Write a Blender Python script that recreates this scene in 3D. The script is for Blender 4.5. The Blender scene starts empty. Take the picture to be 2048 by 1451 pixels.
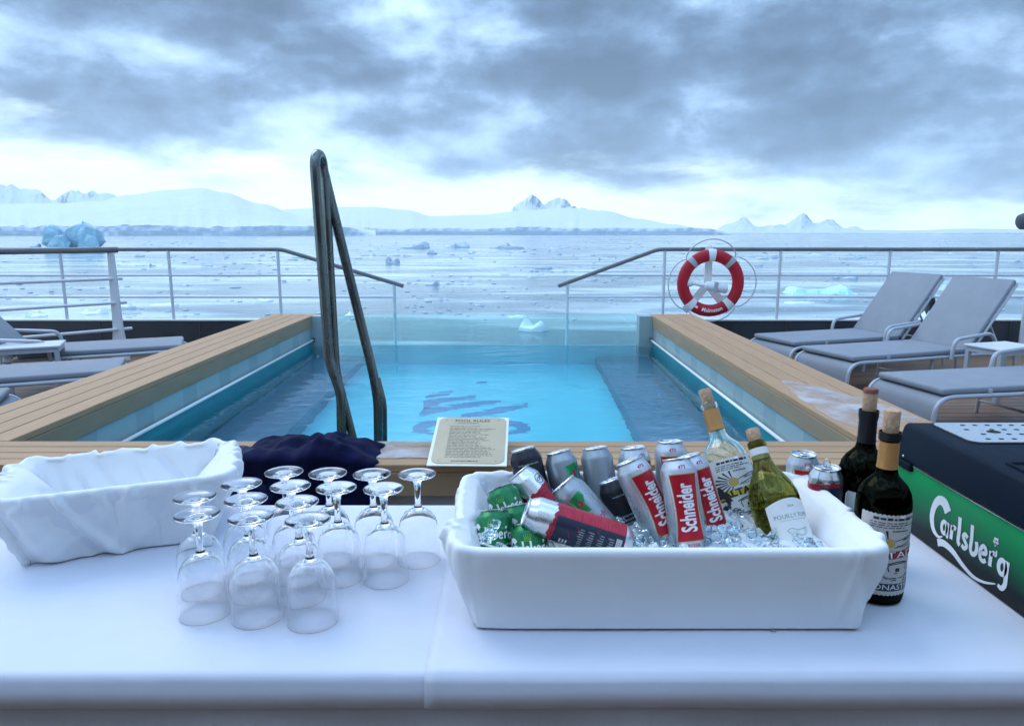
import bpy, bmesh, math, random
from mathutils import Vector, Matrix, noise as mn
from mathutils.geometry import tessellate_polygon
R = math.radians
rnd = random.Random(7)

# ------------------------------------------------------------------ camera, sky, sun, exposure
F, CZ = 1420.0, 1.40                      # focal length in photo pixels, camera height above the deck
TH = math.atan(259.5 / F)                 # downward pitch
sc = bpy.context.scene
cd = bpy.data.cameras.new('camera'); cam = bpy.data.objects.new('camera', cd)
sc.collection.objects.link(cam); sc.camera = cam
cam.location = (0, 0, CZ); cam.rotation_euler = (math.pi / 2 - TH, 0, 0)
cd.sensor_fit = 'HORIZONTAL'; cd.sensor_width = 36; cd.lens = F / 2048 * 36
cd.clip_start = 0.05; cd.clip_end = 120000

SUN_EL, SUN_AZ = R(48), R(-42)             # azimuth from +Y towards +X
w = bpy.data.worlds.new('World'); sc.world = w; w.use_nodes = True
nt = w.node_tree; nt.nodes.clear()
def N(t, **kw):
    n = nt.nodes.new(t)
    for k, v in kw.items(): setattr(n, k, v)
    return n
def mathn(op, a, b=None, c=None, clamp=False):
    n = N('ShaderNodeMath', operation=op, use_clamp=clamp)
    for i, v in enumerate((a, b, c)):
        if v is None: continue
        if isinstance(v, (int, float)): n.inputs[i].default_value = v
        else: nt.links.new(v, n.inputs[i])
    return n.outputs[0]
def maprange(v, a, b, c=0.0, d=1.0, smooth=True):
    n = N('ShaderNodeMapRange'); n.interpolation_type = 'SMOOTHSTEP' if smooth else 'LINEAR'
    nt.links.new(v, n.inputs[0])
    for i, q in enumerate((a, b, c, d)): n.inputs[i + 1].default_value = q
    return n.outputs[0]
def mixc(f, a, b):
    n = N('ShaderNodeMix', data_type='RGBA')
    nt.links.new(f, n.inputs[0])
    for i, v in ((6, a), (7, b)):
        if isinstance(v, tuple): n.inputs[i].default_value = (*v, 1)
        else: nt.links.new(v, n.inputs[i])
    return n.outputs[2]
tc = N('ShaderNodeTexCoord'); sep = N('ShaderNodeSeparateXYZ')
nt.links.new(tc.outputs['Generated'], sep.inputs[0])
def cloud(sx, sz, off, detail, rough, dist):
    mp = N('ShaderNodeMapping'); nt.links.new(tc.outputs['Generated'], mp.inputs[0])
    mp.inputs['Scale'].default_value = (sx, sx, sz); mp.inputs['Location'].default_value = off
    n = N('ShaderNodeTexNoise'); nt.links.new(mp.outputs[0], n.inputs['Vector'])
    n.inputs['Scale'].default_value = 1; n.inputs['Detail'].default_value = detail
    n.inputs['Roughness'].default_value = rough; n.inputs['Distortion'].default_value = dist
    return n.outputs[0]
big = cloud(2.3, 8.0, (3.1, 0.4, 1.3), 3, .5, .2)
mid = cloud(8.0, 15.0, (1.7, 5.2, 0.2), 12, .58, .12)
low = cloud(6.0, 20.0, (7.7, 2.2, 3.4), 8, .58, .2)
dens = mathn('ADD', mathn('MULTIPLY', big, .60), mathn('MULTIPLY', mid, .46))
dens = mathn('ADD', dens, mathn('MULTIPLY', sep.outputs[0], .06))
shade = maprange(dens, .39, .655, 0.0, 1.0, False)
rp = N('ShaderNodeValToRGB'); nt.links.new(shade, rp.inputs[0]); ce = rp.color_ramp.elements
ce[0].position = 0.0; ce[0].color = (.60, .80, 1.02, 1); ce[1].position = 1.0; ce[1].color = (.052, .090, .158, 1)
for p_, c_ in ((.30, (.36, .54, .80)), (.55, (.155, .255, .42)), (.75, (.088, .148, .255))):
    k_ = ce.new(p_); k_.color = (*c_, 1)
ccol = rp.outputs[0]
# clear bright band over the horizon, its upper edge ragged
edge = mathn('ADD', sep.outputs[2], mathn('MULTIPLY', mathn('SUBTRACT', low, .5), .20))
edge = mathn('ADD', edge, mathn('MULTIPLY', sep.outputs[0], .055))
hf = maprange(edge, .035, .115)
ccol = mixc(hf, (1.02, 1.27, 1.36), ccol)
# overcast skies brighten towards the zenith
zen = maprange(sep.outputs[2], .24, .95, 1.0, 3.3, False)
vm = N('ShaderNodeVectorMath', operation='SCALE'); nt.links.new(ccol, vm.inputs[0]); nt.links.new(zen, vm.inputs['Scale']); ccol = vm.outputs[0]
sky = N('ShaderNodeTexSky', sky_type='NISHITA', sun_disc=False)
sky.sun_elevation = SUN_EL; sky.sun_rotation = SUN_AZ
b1 = N('ShaderNodeBackground'); b1.inputs[1].default_value = .08; nt.links.new(sky.outputs[0], b1.inputs[0])
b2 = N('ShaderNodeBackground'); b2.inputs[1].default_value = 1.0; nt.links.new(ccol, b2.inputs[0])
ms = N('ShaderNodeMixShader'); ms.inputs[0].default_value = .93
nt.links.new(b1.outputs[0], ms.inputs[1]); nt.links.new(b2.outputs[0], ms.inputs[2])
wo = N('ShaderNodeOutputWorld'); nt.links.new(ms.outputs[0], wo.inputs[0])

sd = bpy.data.lights.new('sun', 'SUN'); sun = bpy.data.objects.new('sun', sd); sc.collection.objects.link(sun)
sd.energy = .95; sd.angle = R(40); sd.color = (1.0, .97, .93)
sdir = Vector((math.sin(SUN_AZ) * math.cos(SUN_EL), math.cos(SUN_AZ) * math.cos(SUN_EL), math.sin(SUN_EL)))
sun.rotation_euler = sdir.to_track_quat('Z', 'Y').to_euler()

sc.view_settings.view_transform = 'Standard'; sc.view_settings.look = 'None'
sc.view_settings.exposure = 0.56; sc.view_settings.gamma = 1
sc.render.engine = 'CYCLES'
cy = sc.cycles
cy.max_bounces = 26; cy.transmission_bounces = 24; cy.transparent_max_bounces = 16
cy.diffuse_bounces = 4; cy.glossy_bounces = 6; cy.volume_bounces = 1
cy.caustics_reflective = False; cy.caustics_refractive = True; cy.blur_glossy = 0.3
cy.use_denoising = True; cy.sample_clamp_indirect = 6

# ------------------------------------------------------------------ helpers
COL = sc.collection
CACHE = {}
def at(px, py, Y=None, Z=None):
    """photo pixel -> world point at a known distance Y or height Z"""
    t = math.tan(TH + math.atan((py - 725.5) / F))
    if Y is None: Y = (CZ - Z) / t
    else: Z = CZ - Y * t
    d = Y * math.cos(TH) + (CZ - Z) * math.sin(TH)
    return Vector(((px - 1024) / F * d, Y, Z))
def obj(name, me, parent=None, mat=None, loc=None, rot=None):
    o = bpy.data.objects.new(name, me); COL.objects.link(o)
    if parent: o.parent = parent
    if mat and me is not None and not me.materials: me.materials.append(mat)
    if loc is not None: o.location = loc
    if rot is not None: o.rotation_euler = rot
    return o
def mesh(name, verts, faces, smooth=False):
    me = bpy.data.meshes.new(name); me.from_pydata([tuple(v) for v in verts], [], faces); me.update()
    if smooth:
        me.shade_smooth()
        if smooth is not True: me.set_sharp_from_angle(angle=R(smooth))
    return me
def tag(o, label, cat, group=None):
    o['label'] = label; o['category'] = cat
    if group: o['group'] = group
    return o
def empty(name, loc=(0, 0, 0), rz=0, label=None, cat=None, group=None):
    o = bpy.data.objects.new(name, None); COL.objects.link(o); o.empty_display_size = .05
    o.location = loc; o.rotation_euler = (0, 0, rz)
    if label: tag(o, label, cat, group)
    return o
def struct(o): o['kind'] = 'structure'; return o
def clone(root, loc, rz, label):
    c = root.copy(); COL.objects.link(c); c.location = loc; c.rotation_euler = (0, 0, rz); c['label'] = label
    def rec(a, b):
        for ch in list(a.children):
            k = ch.copy(); COL.objects.link(k); k.parent = b; rec(ch, k)
    rec(root, c)
    return c
class G:
    """collects geometry"""
    def __init__(s): s.v = []; s.f = []
    def add(s, v, f):
        n = len(s.v); s.v += [tuple(p) for p in v]; s.f += [tuple(i + n for i in q) for q in f]; return s
    def box(s, x0, x1, y0, y1, z0, z1):
        return s.add([(x0,y0,z0),(x1,y0,z0),(x1,y1,z0),(x0,y1,z0),(x0,y0,z1),(x1,y0,z1),(x1,y1,z1),(x0,y1,z1)],
                     [(0,3,2,1),(4,5,6,7),(0,1,5,4),(1,2,6,5),(2,3,7,6),(3,0,4,7)])
    def tube(s, pts, r, n=10, closed=False):
        v, f = tube(pts, r, n, closed); return s.add(v, f)
    def mesh(s, name, smooth=False, bevel=0, seg=2):
        me = mesh(name, s.v, s.f, False)
        if bevel:
            bm = bmesh.new(); bm.from_mesh(me)
            bmesh.ops.bevel(bm, geom=list(bm.edges), offset=bevel, segments=seg, affect='EDGES', profile=.5)
            bm.to_mesh(me); bm.free()
        if smooth:
            me.shade_smooth()
            if smooth is not True: me.set_sharp_from_angle(angle=R(smooth))
        return me
def bez(pts, r, n=6):
    """polyline with corners rounded to radius r"""
    P = [Vector(p) for p in pts]; out = [P[0]]
    for a, b, c in zip(P, P[1:], P[2:]):
        k = min(r, (b - a).length * .49, (c - b).length * .49)
        p0 = b + (a - b).normalized() * k; p2 = b + (c - b).normalized() * k
        for i in range(n + 1):
            t = i / n; out.append(p0 * (1 - t) ** 2 + b * 2 * t * (1 - t) + p2 * t * t)
    return out + [P[-1]]
def tube(pts, r, n=10, closed=False):
    P = [Vector(p) for p in pts]; m = len(P); V = []; Fc = []; up = None
    rad = r if isinstance(r, (list, tuple)) else [r] * m
    for i, p in enumerate(P):
        a = P[(i - 1) % m] if (closed or i > 0) else p; b = P[(i + 1) % m] if (closed or i < m - 1) else p
        t = (b - a).normalized()
        if up is None:
            up = Vector((0, 0, 1)) if abs(t.z) < .9 else Vector((0, 1, 0))
        x = t.cross(up)
        if x.length < 1e-6: x = t.orthogonal()
        x.normalize(); up = x.cross(t).normalized()
        for k in range(n):
            q = 2 * math.pi * k / n; V.append(p + (x * math.cos(q) + up * math.sin(q)) * rad[i])
    rings = m if closed else m - 1
    for i in range(rings):
        j = (i + 1) % m
        for k in range(n): Fc.append((i*n+k, i*n+(k+1)%n, j*n+(k+1)%n, j*n+k))
    if not closed: Fc += [tuple(range(n))[::-1], tuple((m-1)*n + k for k in range(n))]
    return V, Fc
def lathe(prof, n=32, closed=False):
    V, Fc, rings = [], [], []
    for r, z in prof:
        if r < 1e-6: rings.append([len(V)]); V.append((0, 0, z))
        else:
            rings.append(list(range(len(V), len(V) + n)))
            V += [(r * math.sin(2*math.pi*k/n), -r * math.cos(2*math.pi*k/n), z) for k in range(n)]
    pr = list(zip(rings, rings[1:])) + ([(rings[-1], rings[0])] if closed else [])
    for a, b in pr:
        for k in range(n):
            q = (k + 1) % n
            if len(a) == 1 and len(b) == 1: continue
            if len(a) == 1: Fc.append((a[0], b[q], b[k]))
            elif len(b) == 1: Fc.append((a[k], a[q], b[0]))
            else: Fc.append((a[k], a[q], b[q], b[k]))
    return V, Fc
def lathe_me(name, prof, n=32, smooth=35, closed=False):
    v, f = lathe(prof, n, closed); return mesh(name, v, f, smooth)

# ---- flat print: 2D shapes, laid on planes or wrapped round cans and bottles
_txt = {}
def text2d(s, size=1.0, bold=0.0, xs=1.0, shear=0.0, align='CENTER', rot=0):
    k = (s, bold, shear)
    if k not in _txt:
        c = bpy.data.curves.new('t', 'FONT'); c.body = s; c.align_x = 'CENTER'; c.align_y = 'CENTER'
        c.offset = bold; c.shear = shear; c.resolution_u = 3
        o = bpy.data.objects.new('t', c); COL.objects.link(o)
        bpy.context.view_layer.update()
        me = bpy.data.meshes.new_from_object(o.evaluated_get(bpy.context.evaluated_depsgraph_get()))
        _txt[k] = ([(v.co.x, v.co.y) for v in me.vertices], [tuple(p.vertices) for p in me.polygons])
        bpy.data.objects.remove(o); bpy.data.curves.remove(c); bpy.data.meshes.remove(me)
    V, Fc = _txt[k]
    ca, sa = math.cos(rot), math.sin(rot)
    W = [((x*xs*ca - y*sa) * size, (x*xs*sa + y*ca) * size) for x, y in V]
    return W, Fc
def poly2d(*loops):
    flat = [p for l in loops for p in l]
    tr = tessellate_polygon([[Vector((x, y, 0)) for x, y in l] for l in loops])
    out = []
    for t in tr:
        a, b, c = (flat[i] for i in t)
        ar = (b[0]-a[0])*(c[1]-a[1]) - (b[1]-a[1])*(c[0]-a[0])
        out.append(tuple(t) if ar > 0 else tuple(t)[::-1])
    return flat, out
def stroke2d(pts, ws, closed=False):
    P = [Vector(p) for p in pts]; n = len(P)
    if isinstance(ws, (int, float)): ws = [ws] * n
    # catmull-rom resample
    Q, W = [], []
    rng = n if closed else n - 1
    for i in range(rng):
        g = lambda j: P[j % n] if closed else P[max(0, min(n - 1, j))]
        a, b, c, d = g(i-1), g(i), g(i+1), g(i+2)
        for k in range(5):
            t = k / 5
            Q.append(.5*((2*b) + (c-a)*t + (2*a-5*b+4*c-d)*t*t + (3*b-a-3*c+d)*t**3))
            W.append(ws[i]*(1-t) + ws[(i+1) % n]*t)
    if not closed: Q.append(P[-1]); W.append(ws[-1])
    V, Fc, m = [], [], len(Q)
    for i, p in enumerate(Q):
        a = Q[(i-1) % m] if closed or i else p; b = Q[(i+1) % m] if closed or i < m-1 else p
        t = (b - a).normalized(); nrm = Vector((-t.y, t.x)) * W[i] / 2
        V += [tuple(p + nrm), tuple(p - nrm)]
    for i in range(m if closed else m - 1):
        j = (i + 1) % m; Fc.append((2*i, 2*i+1, 2*j+1, 2*j))
    return V, Fc
def join2d(*parts):
    V, Fc = [], []
    for v, f in parts:
        n = len(V); V += v; Fc += [tuple(i + n for i in q) for q in f]
    return V, Fc
def move2d(p, dx=0, dy=0, s=1.0, sy=None, rot=0):
    ca, sa = math.cos(rot), math.sin(rot); sy = s if sy is None else sy
    return [(x*s*ca - y*sy*sa + dx, x*s*sa + y*sy*ca + dy) for x, y in p[0]], p[1]
def rect2d(x0, x1, y0, y1): return [(x0,y0),(x1,y0),(x1,y1),(x0,y1)], [(0,1,2,3)]
def clip2d(p, lo=None, hi=None):
    """keep lo < v < hi"""
    bm = bmesh.new(); vs = [bm.verts.new((x, y, 0)) for x, y in p[0]]
    for f in p[1]:
        try: bm.faces.new([vs[i] for i in f])
        except ValueError: pass
    for val, nrm in ((lo, -1), (hi, 1)):
        if val is None: continue
        bmesh.ops.bisect_plane(bm, geom=list(bm.verts)+list(bm.edges)+list(bm.faces), plane_co=(0,val,0), plane_no=(0,nrm,0), clear_outer=True)
    bm.verts.index_update()
    out = [(v.co.x, v.co.y) for v in bm.verts], [tuple(v.index for v in f.verts) for f in bm.faces]
    bm.free(); return out
def fine(o):
    if o.name.split('.')[0] in ('small_print', 'drain_holes', 'label_engraving', 'barcode', 'scratch_print', 'label_lines'): o['kind'] = 'stuff'
    return o
def decal(name, p, fn, parent, mat, cut=None, key=None):
    if key and key in CACHE: return fine(obj(name, CACHE[key], parent, mat))
    bm = bmesh.new(); vs = [bm.verts.new((x, y, 0)) for x, y in p[0]]
    for f in p[1]:
        try: bm.faces.new([vs[i] for i in f])
        except ValueError: pass
    if cut:
        xs = [x for x, y in p[0]]; x = math.floor(min(xs)/cut)*cut
        while x < max(xs):
            bmesh.ops.bisect_plane(bm, geom=list(bm.verts)+list(bm.edges)+list(bm.faces), plane_co=(x,0,0), plane_no=(1,0,0)); x += cut
    bmesh.ops.triangulate(bm, faces=[f for f in bm.faces if len(f.verts) > 4])
    for v in bm.verts: v.co = Vector(fn(v.co.x, v.co.y))
    me = bpy.data.meshes.new(name); bm.to_mesh(me); bm.free(); me.shade_smooth()
    if key: CACHE[key] = me
    return fine(obj(name, me, parent, mat))
def wrap(rf, eps):
    def fn(u, v):
        r0 = rf(v); a = u / rf(None); r = r0 + eps
        return (r * math.sin(a), -r * math.cos(a), v)
    return fn

# ------------------------------------------------------------------ materials
def newmat(name):
    m = bpy.data.materials.new(name); m.use_nodes = True
    return m, m.node_tree, m.node_tree.nodes['Principled BSDF']
def pm(name, col, rough=.5, metal=0.0, var=.08, scale=6.0, bump=0.0, bscale=60.0, coat=0.0, trans=0.0, ior=1.45, stretch=None, rand=0.0, rvar=0.0, sheen=0.0, spec=None, bdist=.002):
    m, t, b = newmat(name); L = t.links
    b.inputs['Roughness'].default_value = rough; b.inputs['Metallic'].default_value = metal
    b.inputs['Coat Weight'].default_value = coat; b.inputs['Coat Roughness'].default_value = .05
    b.inputs['Transmission Weight'].default_value = trans; b.inputs['IOR'].default_value = ior
    b.inputs['Sheen Weight'].default_value = sheen
    if spec is not None: b.inputs['Specular IOR Level'].default_value = spec
    co = t.nodes.new('ShaderNodeTexCoord'); mp = t.nodes.new('ShaderNodeMapping')
    L.new(co.outputs['Object'], mp.inputs[0])
    if stretch: mp.inputs['Scale'].default_value = stretch
    if rand:
        oi = t.nodes.new('ShaderNodeObjectInfo'); cm = t.nodes.new('ShaderNodeCombineXYZ')
        ml = t.nodes.new('ShaderNodeMath'); ml.operation = 'MULTIPLY'; ml.inputs[1].default_value = 37
        L.new(oi.outputs['Random'], ml.inputs[0])
        for i in range(3): L.new(ml.outputs[0], cm.inputs[i])
        L.new(cm.outputs[0], mp.inputs['Location'])
    n = t.nodes.new('ShaderNodeTexNoise'); n.inputs['Scale'].default_value = scale; n.inputs['Detail'].default_value = 6; n.inputs['Roughness'].default_value = .6
    L.new(mp.outputs[0], n.inputs['Vector'])
    r = t.nodes.new('ShaderNodeValToRGB'); L.new(n.outputs[0], r.inputs[0])
    r.color_ramp.elements[0].position = .3; r.color_ramp.elements[1].position = .7
    r.color_ramp.elements[0].color = (*[max(0, c*(1-var)) for c in col], 1)
    r.color_ramp.elements[1].color = (*[min(1, c*(1+var)) for c in col], 1)
    src = r.outputs[0]
    if rand:
        hv = t.nodes.new('ShaderNodeHueSaturation'); L.new(src, hv.inputs['Color'])
        mr = t.nodes.new('ShaderNodeMapRange'); L.new(oi.outputs['Random'], mr.inputs[0])
        mr.inputs[3].default_value = 1 - rand; mr.inputs[4].default_value = 1 + rand
        L.new(mr.outputs[0], hv.inputs['Value']); src = hv.outputs[0]
    L.new(src, b.inputs['Base Color'])
    if rvar:
        mr2 = t.nodes.new('ShaderNodeMapRange'); L.new(n.outputs[0], mr2.inputs[0])
        mr2.inputs[1].default_value = .3; mr2.inputs[2].default_value = .7
        mr2.inputs[3].default_value = max(0, rough - rvar); mr2.inputs[4].default_value = rough + rvar
        L.new(mr2.outputs[0], b.inputs['Roughness'])
    if bump:
        n2 = t.nodes.new('ShaderNodeTexNoise'); n2.inputs['Scale'].default_value = bscale; n2.inputs['Detail'].default_value = 4
        L.new(mp.outputs[0], n2.inputs['Vector'])
        bp = t.nodes.new('ShaderNodeBump'); bp.inputs['Strength'].default_value = bump; bp.inputs['Distance'].default_value = bdist
        L.new(n2.outputs[0], bp.inputs['Height']); L.new(bp.outputs[0], b.inputs['Normal'])
    return m
def glassmat(name, col=(1, 1, 1), ior=1.5, rough=0.0):
    m = bpy.data.materials.new(name); m.use_nodes = True; t = m.node_tree; t.nodes.clear()
    g = t.nodes.new('ShaderNodeBsdfGlass'); g.inputs['Color'].default_value = (*col, 1)
    g.inputs['IOR'].default_value = ior; g.inputs['Roughness'].default_value = rough
    o = t.nodes.new('ShaderNodeOutputMaterial'); t.links.new(g.outputs[0], o.inputs[0])
    return m
M = {}
M['cloth'] = pm('white linen', (.66, .68, .76), .85, var=.045, scale=5, bump=.35, bscale=13, sheen=.1, bdist=.004)
M['tubcloth'] = pm('white napkin cotton', (.82, .83, .84), .9, var=.02, scale=14, bump=.3, bscale=700, sheen=.2, bdist=.0006)
M['plastic'] = pm('white plastic', (.76, .78, .82), .38, var=.02, scale=10, rvar=.08)
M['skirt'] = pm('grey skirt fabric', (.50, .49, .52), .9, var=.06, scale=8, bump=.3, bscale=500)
M['wood_dark'] = pm('table wood', (.16, .09, .05), .5, var=.3, scale=8, stretch=(1, 12, 12))
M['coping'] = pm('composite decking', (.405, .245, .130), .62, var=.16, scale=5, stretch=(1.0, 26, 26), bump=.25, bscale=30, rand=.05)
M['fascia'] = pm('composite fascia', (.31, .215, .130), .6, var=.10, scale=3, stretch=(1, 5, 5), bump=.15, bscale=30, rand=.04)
M['deckwood'] = pm('teak deck', (.20, .12, .075), .42, var=.22, scale=4, stretch=(1, 18, 18), bump=.2, bscale=25, rand=.14, rvar=.12)
M['deckbase'] = pm('deck base', (.05, .05, .055), .7)
M['greywall'] = pm('painted steel', (.42, .45, .48), .5, var=.05)
M['whitepaint'] = pm('white paint', (.80, .82, .84), .35, var=.03)
M['bulwark'] = pm('dark bulwark', (.032, .037, .046), .45, var=.25, scale=2, rvar=.1)
M['railtop'] = pm('varnished rail', (.16, .165, .165), .33, var=.15, scale=6)
M['railwhite'] = pm('rail paint', (.62, .65, .69), .4, var=.05)
M['steel'] = pm('brushed steel', (.155, .175, .168), .26, metal=.9, var=.22, scale=7, rvar=.1)
M['sling'] = pm('grey sling fabric', (.235, .26, .295), .75, var=.06, scale=5, bump=.3, bscale=400, bdist=.0008)
M['alu'] = pm('grey aluminium', (.45, .48, .52), .4, var=.04, metal=.2)
M['tabletop'] = pm('pale table top', (.62, .65, .69), .3, var=.04)
M['ringred'] = pm('lifebuoy red', (.46, .008, .022), .45, var=.08, scale=5, rvar=.06)
M['reflective'] = pm('reflective tape', (.40, .44, .47), .4, var=.06)
M['rope'] = pm('rope', (.50, .50, .52), .8, var=.1, scale=60)
M['tealwall'] = pm('pool tile', (.02, .25, .29), .35, var=.08, scale=5)
M['poolfloor'] = pm('pool floor', (.12, .82, .96), .5, var=.04, scale=2)
M['poolside'] = pm('pool bench', (.075, .27, .40), .5, var=.06, scale=2)
M['poollogo'] = pm('pool inlay', (.07, .33, .58), .5, var=.04)
M['frosted'] = pm('frosted panel', (.33, .41, .41), .25, var=.03, scale=2)
M['frosted2'] = pm('frosted panel backed', (.285, .36, .365), .25, var=.03, scale=2)
M['strip'] = pm('white strip', (.85, .88, .88), .25, var=.02)
M['navy'] = pm('navy fleece', (.003, .005, .034), .95, var=.35, scale=9, bump=.6, bscale=120, sheen=.02, spec=.2, bdist=.004)
M['navy2'] = pm('navy shell', (.006, .012, .062), .65, var=.3, scale=7, bump=.3, bscale=60, sheen=.03, spec=.3)
M['paperwhite'] = pm('white board', (.82, .82, .80), .45, var=.02)
M['brass'] = pm('aged brass print', (.47, .40, .265), .42, var=.10, scale=7, metal=.15, rvar=.08)
M['ink'] = pm('ink', (.035, .03, .028), .6, var=.05)
M['cork'] = pm('cork', (.50, .32, .20), .85, var=.30, scale=130, bump=.5, bscale=240, rand=.1)
M['corkred'] = pm('wine stained cork', (.25, .09, .07), .85, var=.30, scale=130)
M['foil'] = pm('copper foil', (.60, .29, .095), .42, metal=.35, var=.05)
M['blackfoil'] = pm('black foil', (.010, .010, .012), .35, var=.2)
M['paper'] = pm('label paper', (.80, .79, .76), .6, var=.03, scale=30)
M['paperaged'] = pm('aged label paper', (.57, .53, .50), .6, var=.10, scale=40)
M['labelred'] = pm('label red', (.40, .02, .045), .5, var=.05)
M['labelyel'] = pm('label yellow', (.62, .50, .05), .5, var=.05)
M['gold'] = pm('gold print', (.60, .42, .12), .4, metal=.3, var=.05)
M['can_alu'] = pm('can aluminium', (.72, .74, .76), .28, metal=.95, var=.04, scale=40, rvar=.06)
M['can_silver'] = pm('silver can print', (.54, .57, .61), .30, metal=.6, var=.05, scale=30, rvar=.08, bump=.25, bscale=420, bdist=.0006)
M['can_grey'] = pm('grey can print', (.33, .37, .40), .32, metal=.7, var=.06, scale=30, rvar=.08, bump=.25, bscale=420, bdist=.0006)
M['can_green'] = pm('green can print', (.010, .185, .062), .26, metal=.35, var=.12, scale=20, rvar=.08, bump=.25, bscale=420, bdist=.0006)
M['can_black'] = pm('black can print', (.014, .017, .024), .3, metal=.2, var=.1, bump=.2, bscale=420, bdist=.0006)
M['can_red'] = pm('red can print', (.44, .022, .045), .33, metal=.3, var=.35, scale=60, stretch=(1, 1, 9), bump=.2, bscale=420, bdist=.0006)
M['printred'] = pm('red print', (.48, .008, .022), .3, metal=.1, var=.04)
M['printpink'] = pm('red lettering', (.50, .02, .10), .4, var=.04)
M['printwhite'] = pm('white print', (.84, .85, .86), .35, var=.02)
M['printnavy'] = pm('navy print', (.018, .024, .05), .35, var=.08)
M['printgreen'] = pm('bright green print', (.012, .30, .085), .28, metal=.3, var=.08)
M['printdgreen'] = pm('dark green print', (.03, .11, .075), .35, var=.08)
M['printlime'] = pm('lime print', (.20, .50, .06), .35, var=.05)
M['printgrey'] = pm('grey print', (.26, .33, .34), .4, var=.05)
M['dispdark'] = pm('dark blue moulded plastic', (.003, .008, .015), .55, spec=.12, var=.12, scale=12, rvar=.08, bump=.25, bscale=500, bdist=.0005)
M['disptop'] = pm('moulded plastic top', (.007, .014, .026), .6, spec=.10, var=.1, scale=12, rvar=.08, bump=.25, bscale=500, bdist=.0005)
M['stainless'] = pm('stainless tray', (.66, .68, .70), .26, metal=.9, var=.05, scale=14, rvar=.08)
M['hole'] = pm('black hole', (.004, .004, .005), .8)
M['glass'] = glassmat('wine glass', (1, 1, 1), 1.46)
M['clearbottle'] = glassmat('clear bottle glass', (.96, 1, .98), 1.5)
M['greenbottle'] = glassmat('olive bottle glass', (.68, .67, .38), 1.5)
M['darkbottle'] = glassmat('dark bottle glass', (.13, .15, .10), 1.5)
M['whitewine'] = glassmat('white wine', (.93, .82, .22), 1.34)
M['greenwine'] = glassmat('white wine in green glass', (.76, .73, .46), 1.34)
M['redwine'] = pm('red wine', (.006, .004, .008), .12, var=.2)
M['icecube'] = glassmat('melting ice', (.95, .985, 1), 1.31, .06)
M['icebed'] = pm('ice slush', (.66, .73, .76), .35, var=.15, scale=60, bump=.8, bscale=80, bdist=.01)
M['poolglass'] = glassmat('pool end glass', (.86, .975, .955), 1.45)
M['drop'] = glassmat('water drop', (1, 1, 1), 1.33)
def frost_mat():
    m = pm('thin frost film', (.62, .59, .60), .4, var=.10, scale=9); t = m.node_tree; b = t.nodes['Principled BSDF']
    co = t.nodes.new('ShaderNodeTexCoord'); n = t.nodes.new('ShaderNodeTexNoise'); n.inputs['Scale'].default_value = 5; n.inputs['Detail'].default_value = 8
    t.links.new(co.outputs['Object'], n.inputs['Vector'])
    mr = t.nodes.new('ShaderNodeMapRange'); t.links.new(n.outputs[0], mr.inputs[0]); mr.inputs[1].default_value = .35; mr.inputs[2].default_value = .62; mr.inputs[3].default_value = .12; mr.inputs[4].default_value = .66
    t.links.new(mr.outputs[0], b.inputs['Alpha']); return m
M['frost'] = frost_mat()
M['berg'] = pm('blue glacier ice', (.33, .55, .66), .45, var=.22, scale=.06, bump=.4, bscale=.3, bdist=1.5)
M['bergpale'] = pm('turquoise ice', (.50, .80, .88), .45, var=.12, scale=.3, bump=.4, bscale=1.5, bdist=.3)
M['floe'] = pm('grey sea ice', (.46, .56, .64), .55, var=.25, scale=.5, rand=.25, bump=.3, bscale=2, bdist=.2)
M['floebits'] = pm('broken ice chips', (.50, .59, .68), .6, var=.35, scale=.02)
M['floewhite'] = pm('white sea ice', (.74, .80, .85), .6, var=.08, scale=.6, rand=.06)
M['rockdark'] = pm('dark wet lump', (.014, .016, .022), .35, var=.4, scale=2)
M['lampgrey'] = pm('dark grey lamp housing', (.07, .085, .10), .5, var=.1)
M['darkglass'] = pm('dark window', (.01, .012, .015), .06)
def gradient_green():
    m, t, b = newmat('printed green fading to black'); L = t.links
    co = t.nodes.new('ShaderNodeTexCoord'); sp = t.nodes.new('ShaderNodeSeparateXYZ'); L.new(co.outputs['Object'], sp.inputs[0])
    n = t.nodes.new('ShaderNodeTexNoise'); n.inputs['Scale'].default_value = 9; L.new(co.outputs['Object'], n.inputs['Vector'])
    a = t.nodes.new('ShaderNodeMath'); a.operation = 'MULTIPLY_ADD'; L.new(n.outputs[0], a.inputs[0]); a.inputs[1].default_value = .02; L.new(sp.outputs[2], a.inputs[2])
    r = t.nodes.new('ShaderNodeValToRGB'); mr = t.nodes.new('ShaderNodeMapRange'); L.new(a.outputs[0], mr.inputs[0])
    mr.inputs[1].default_value = 0; mr.inputs[2].default_value = .16; L.new(mr.outputs[0], r.inputs[0])
    e = r.color_ramp.elements; e[0].position = .24; e[0].color = (.003, .006, .006, 1); e[1].position = .95; e[1].color = (.004, .37, .105, 1)
    k = e.new(.46); k.color = (.003, .11, .045, 1)
    L.new(r.outputs[0], b.inputs['Base Color']); b.inputs['Roughness'].default_value = .42; b.inputs['Specular IOR Level'].default_value = .25
    return m
M['dispgreen'] = gradient_green()

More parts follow.
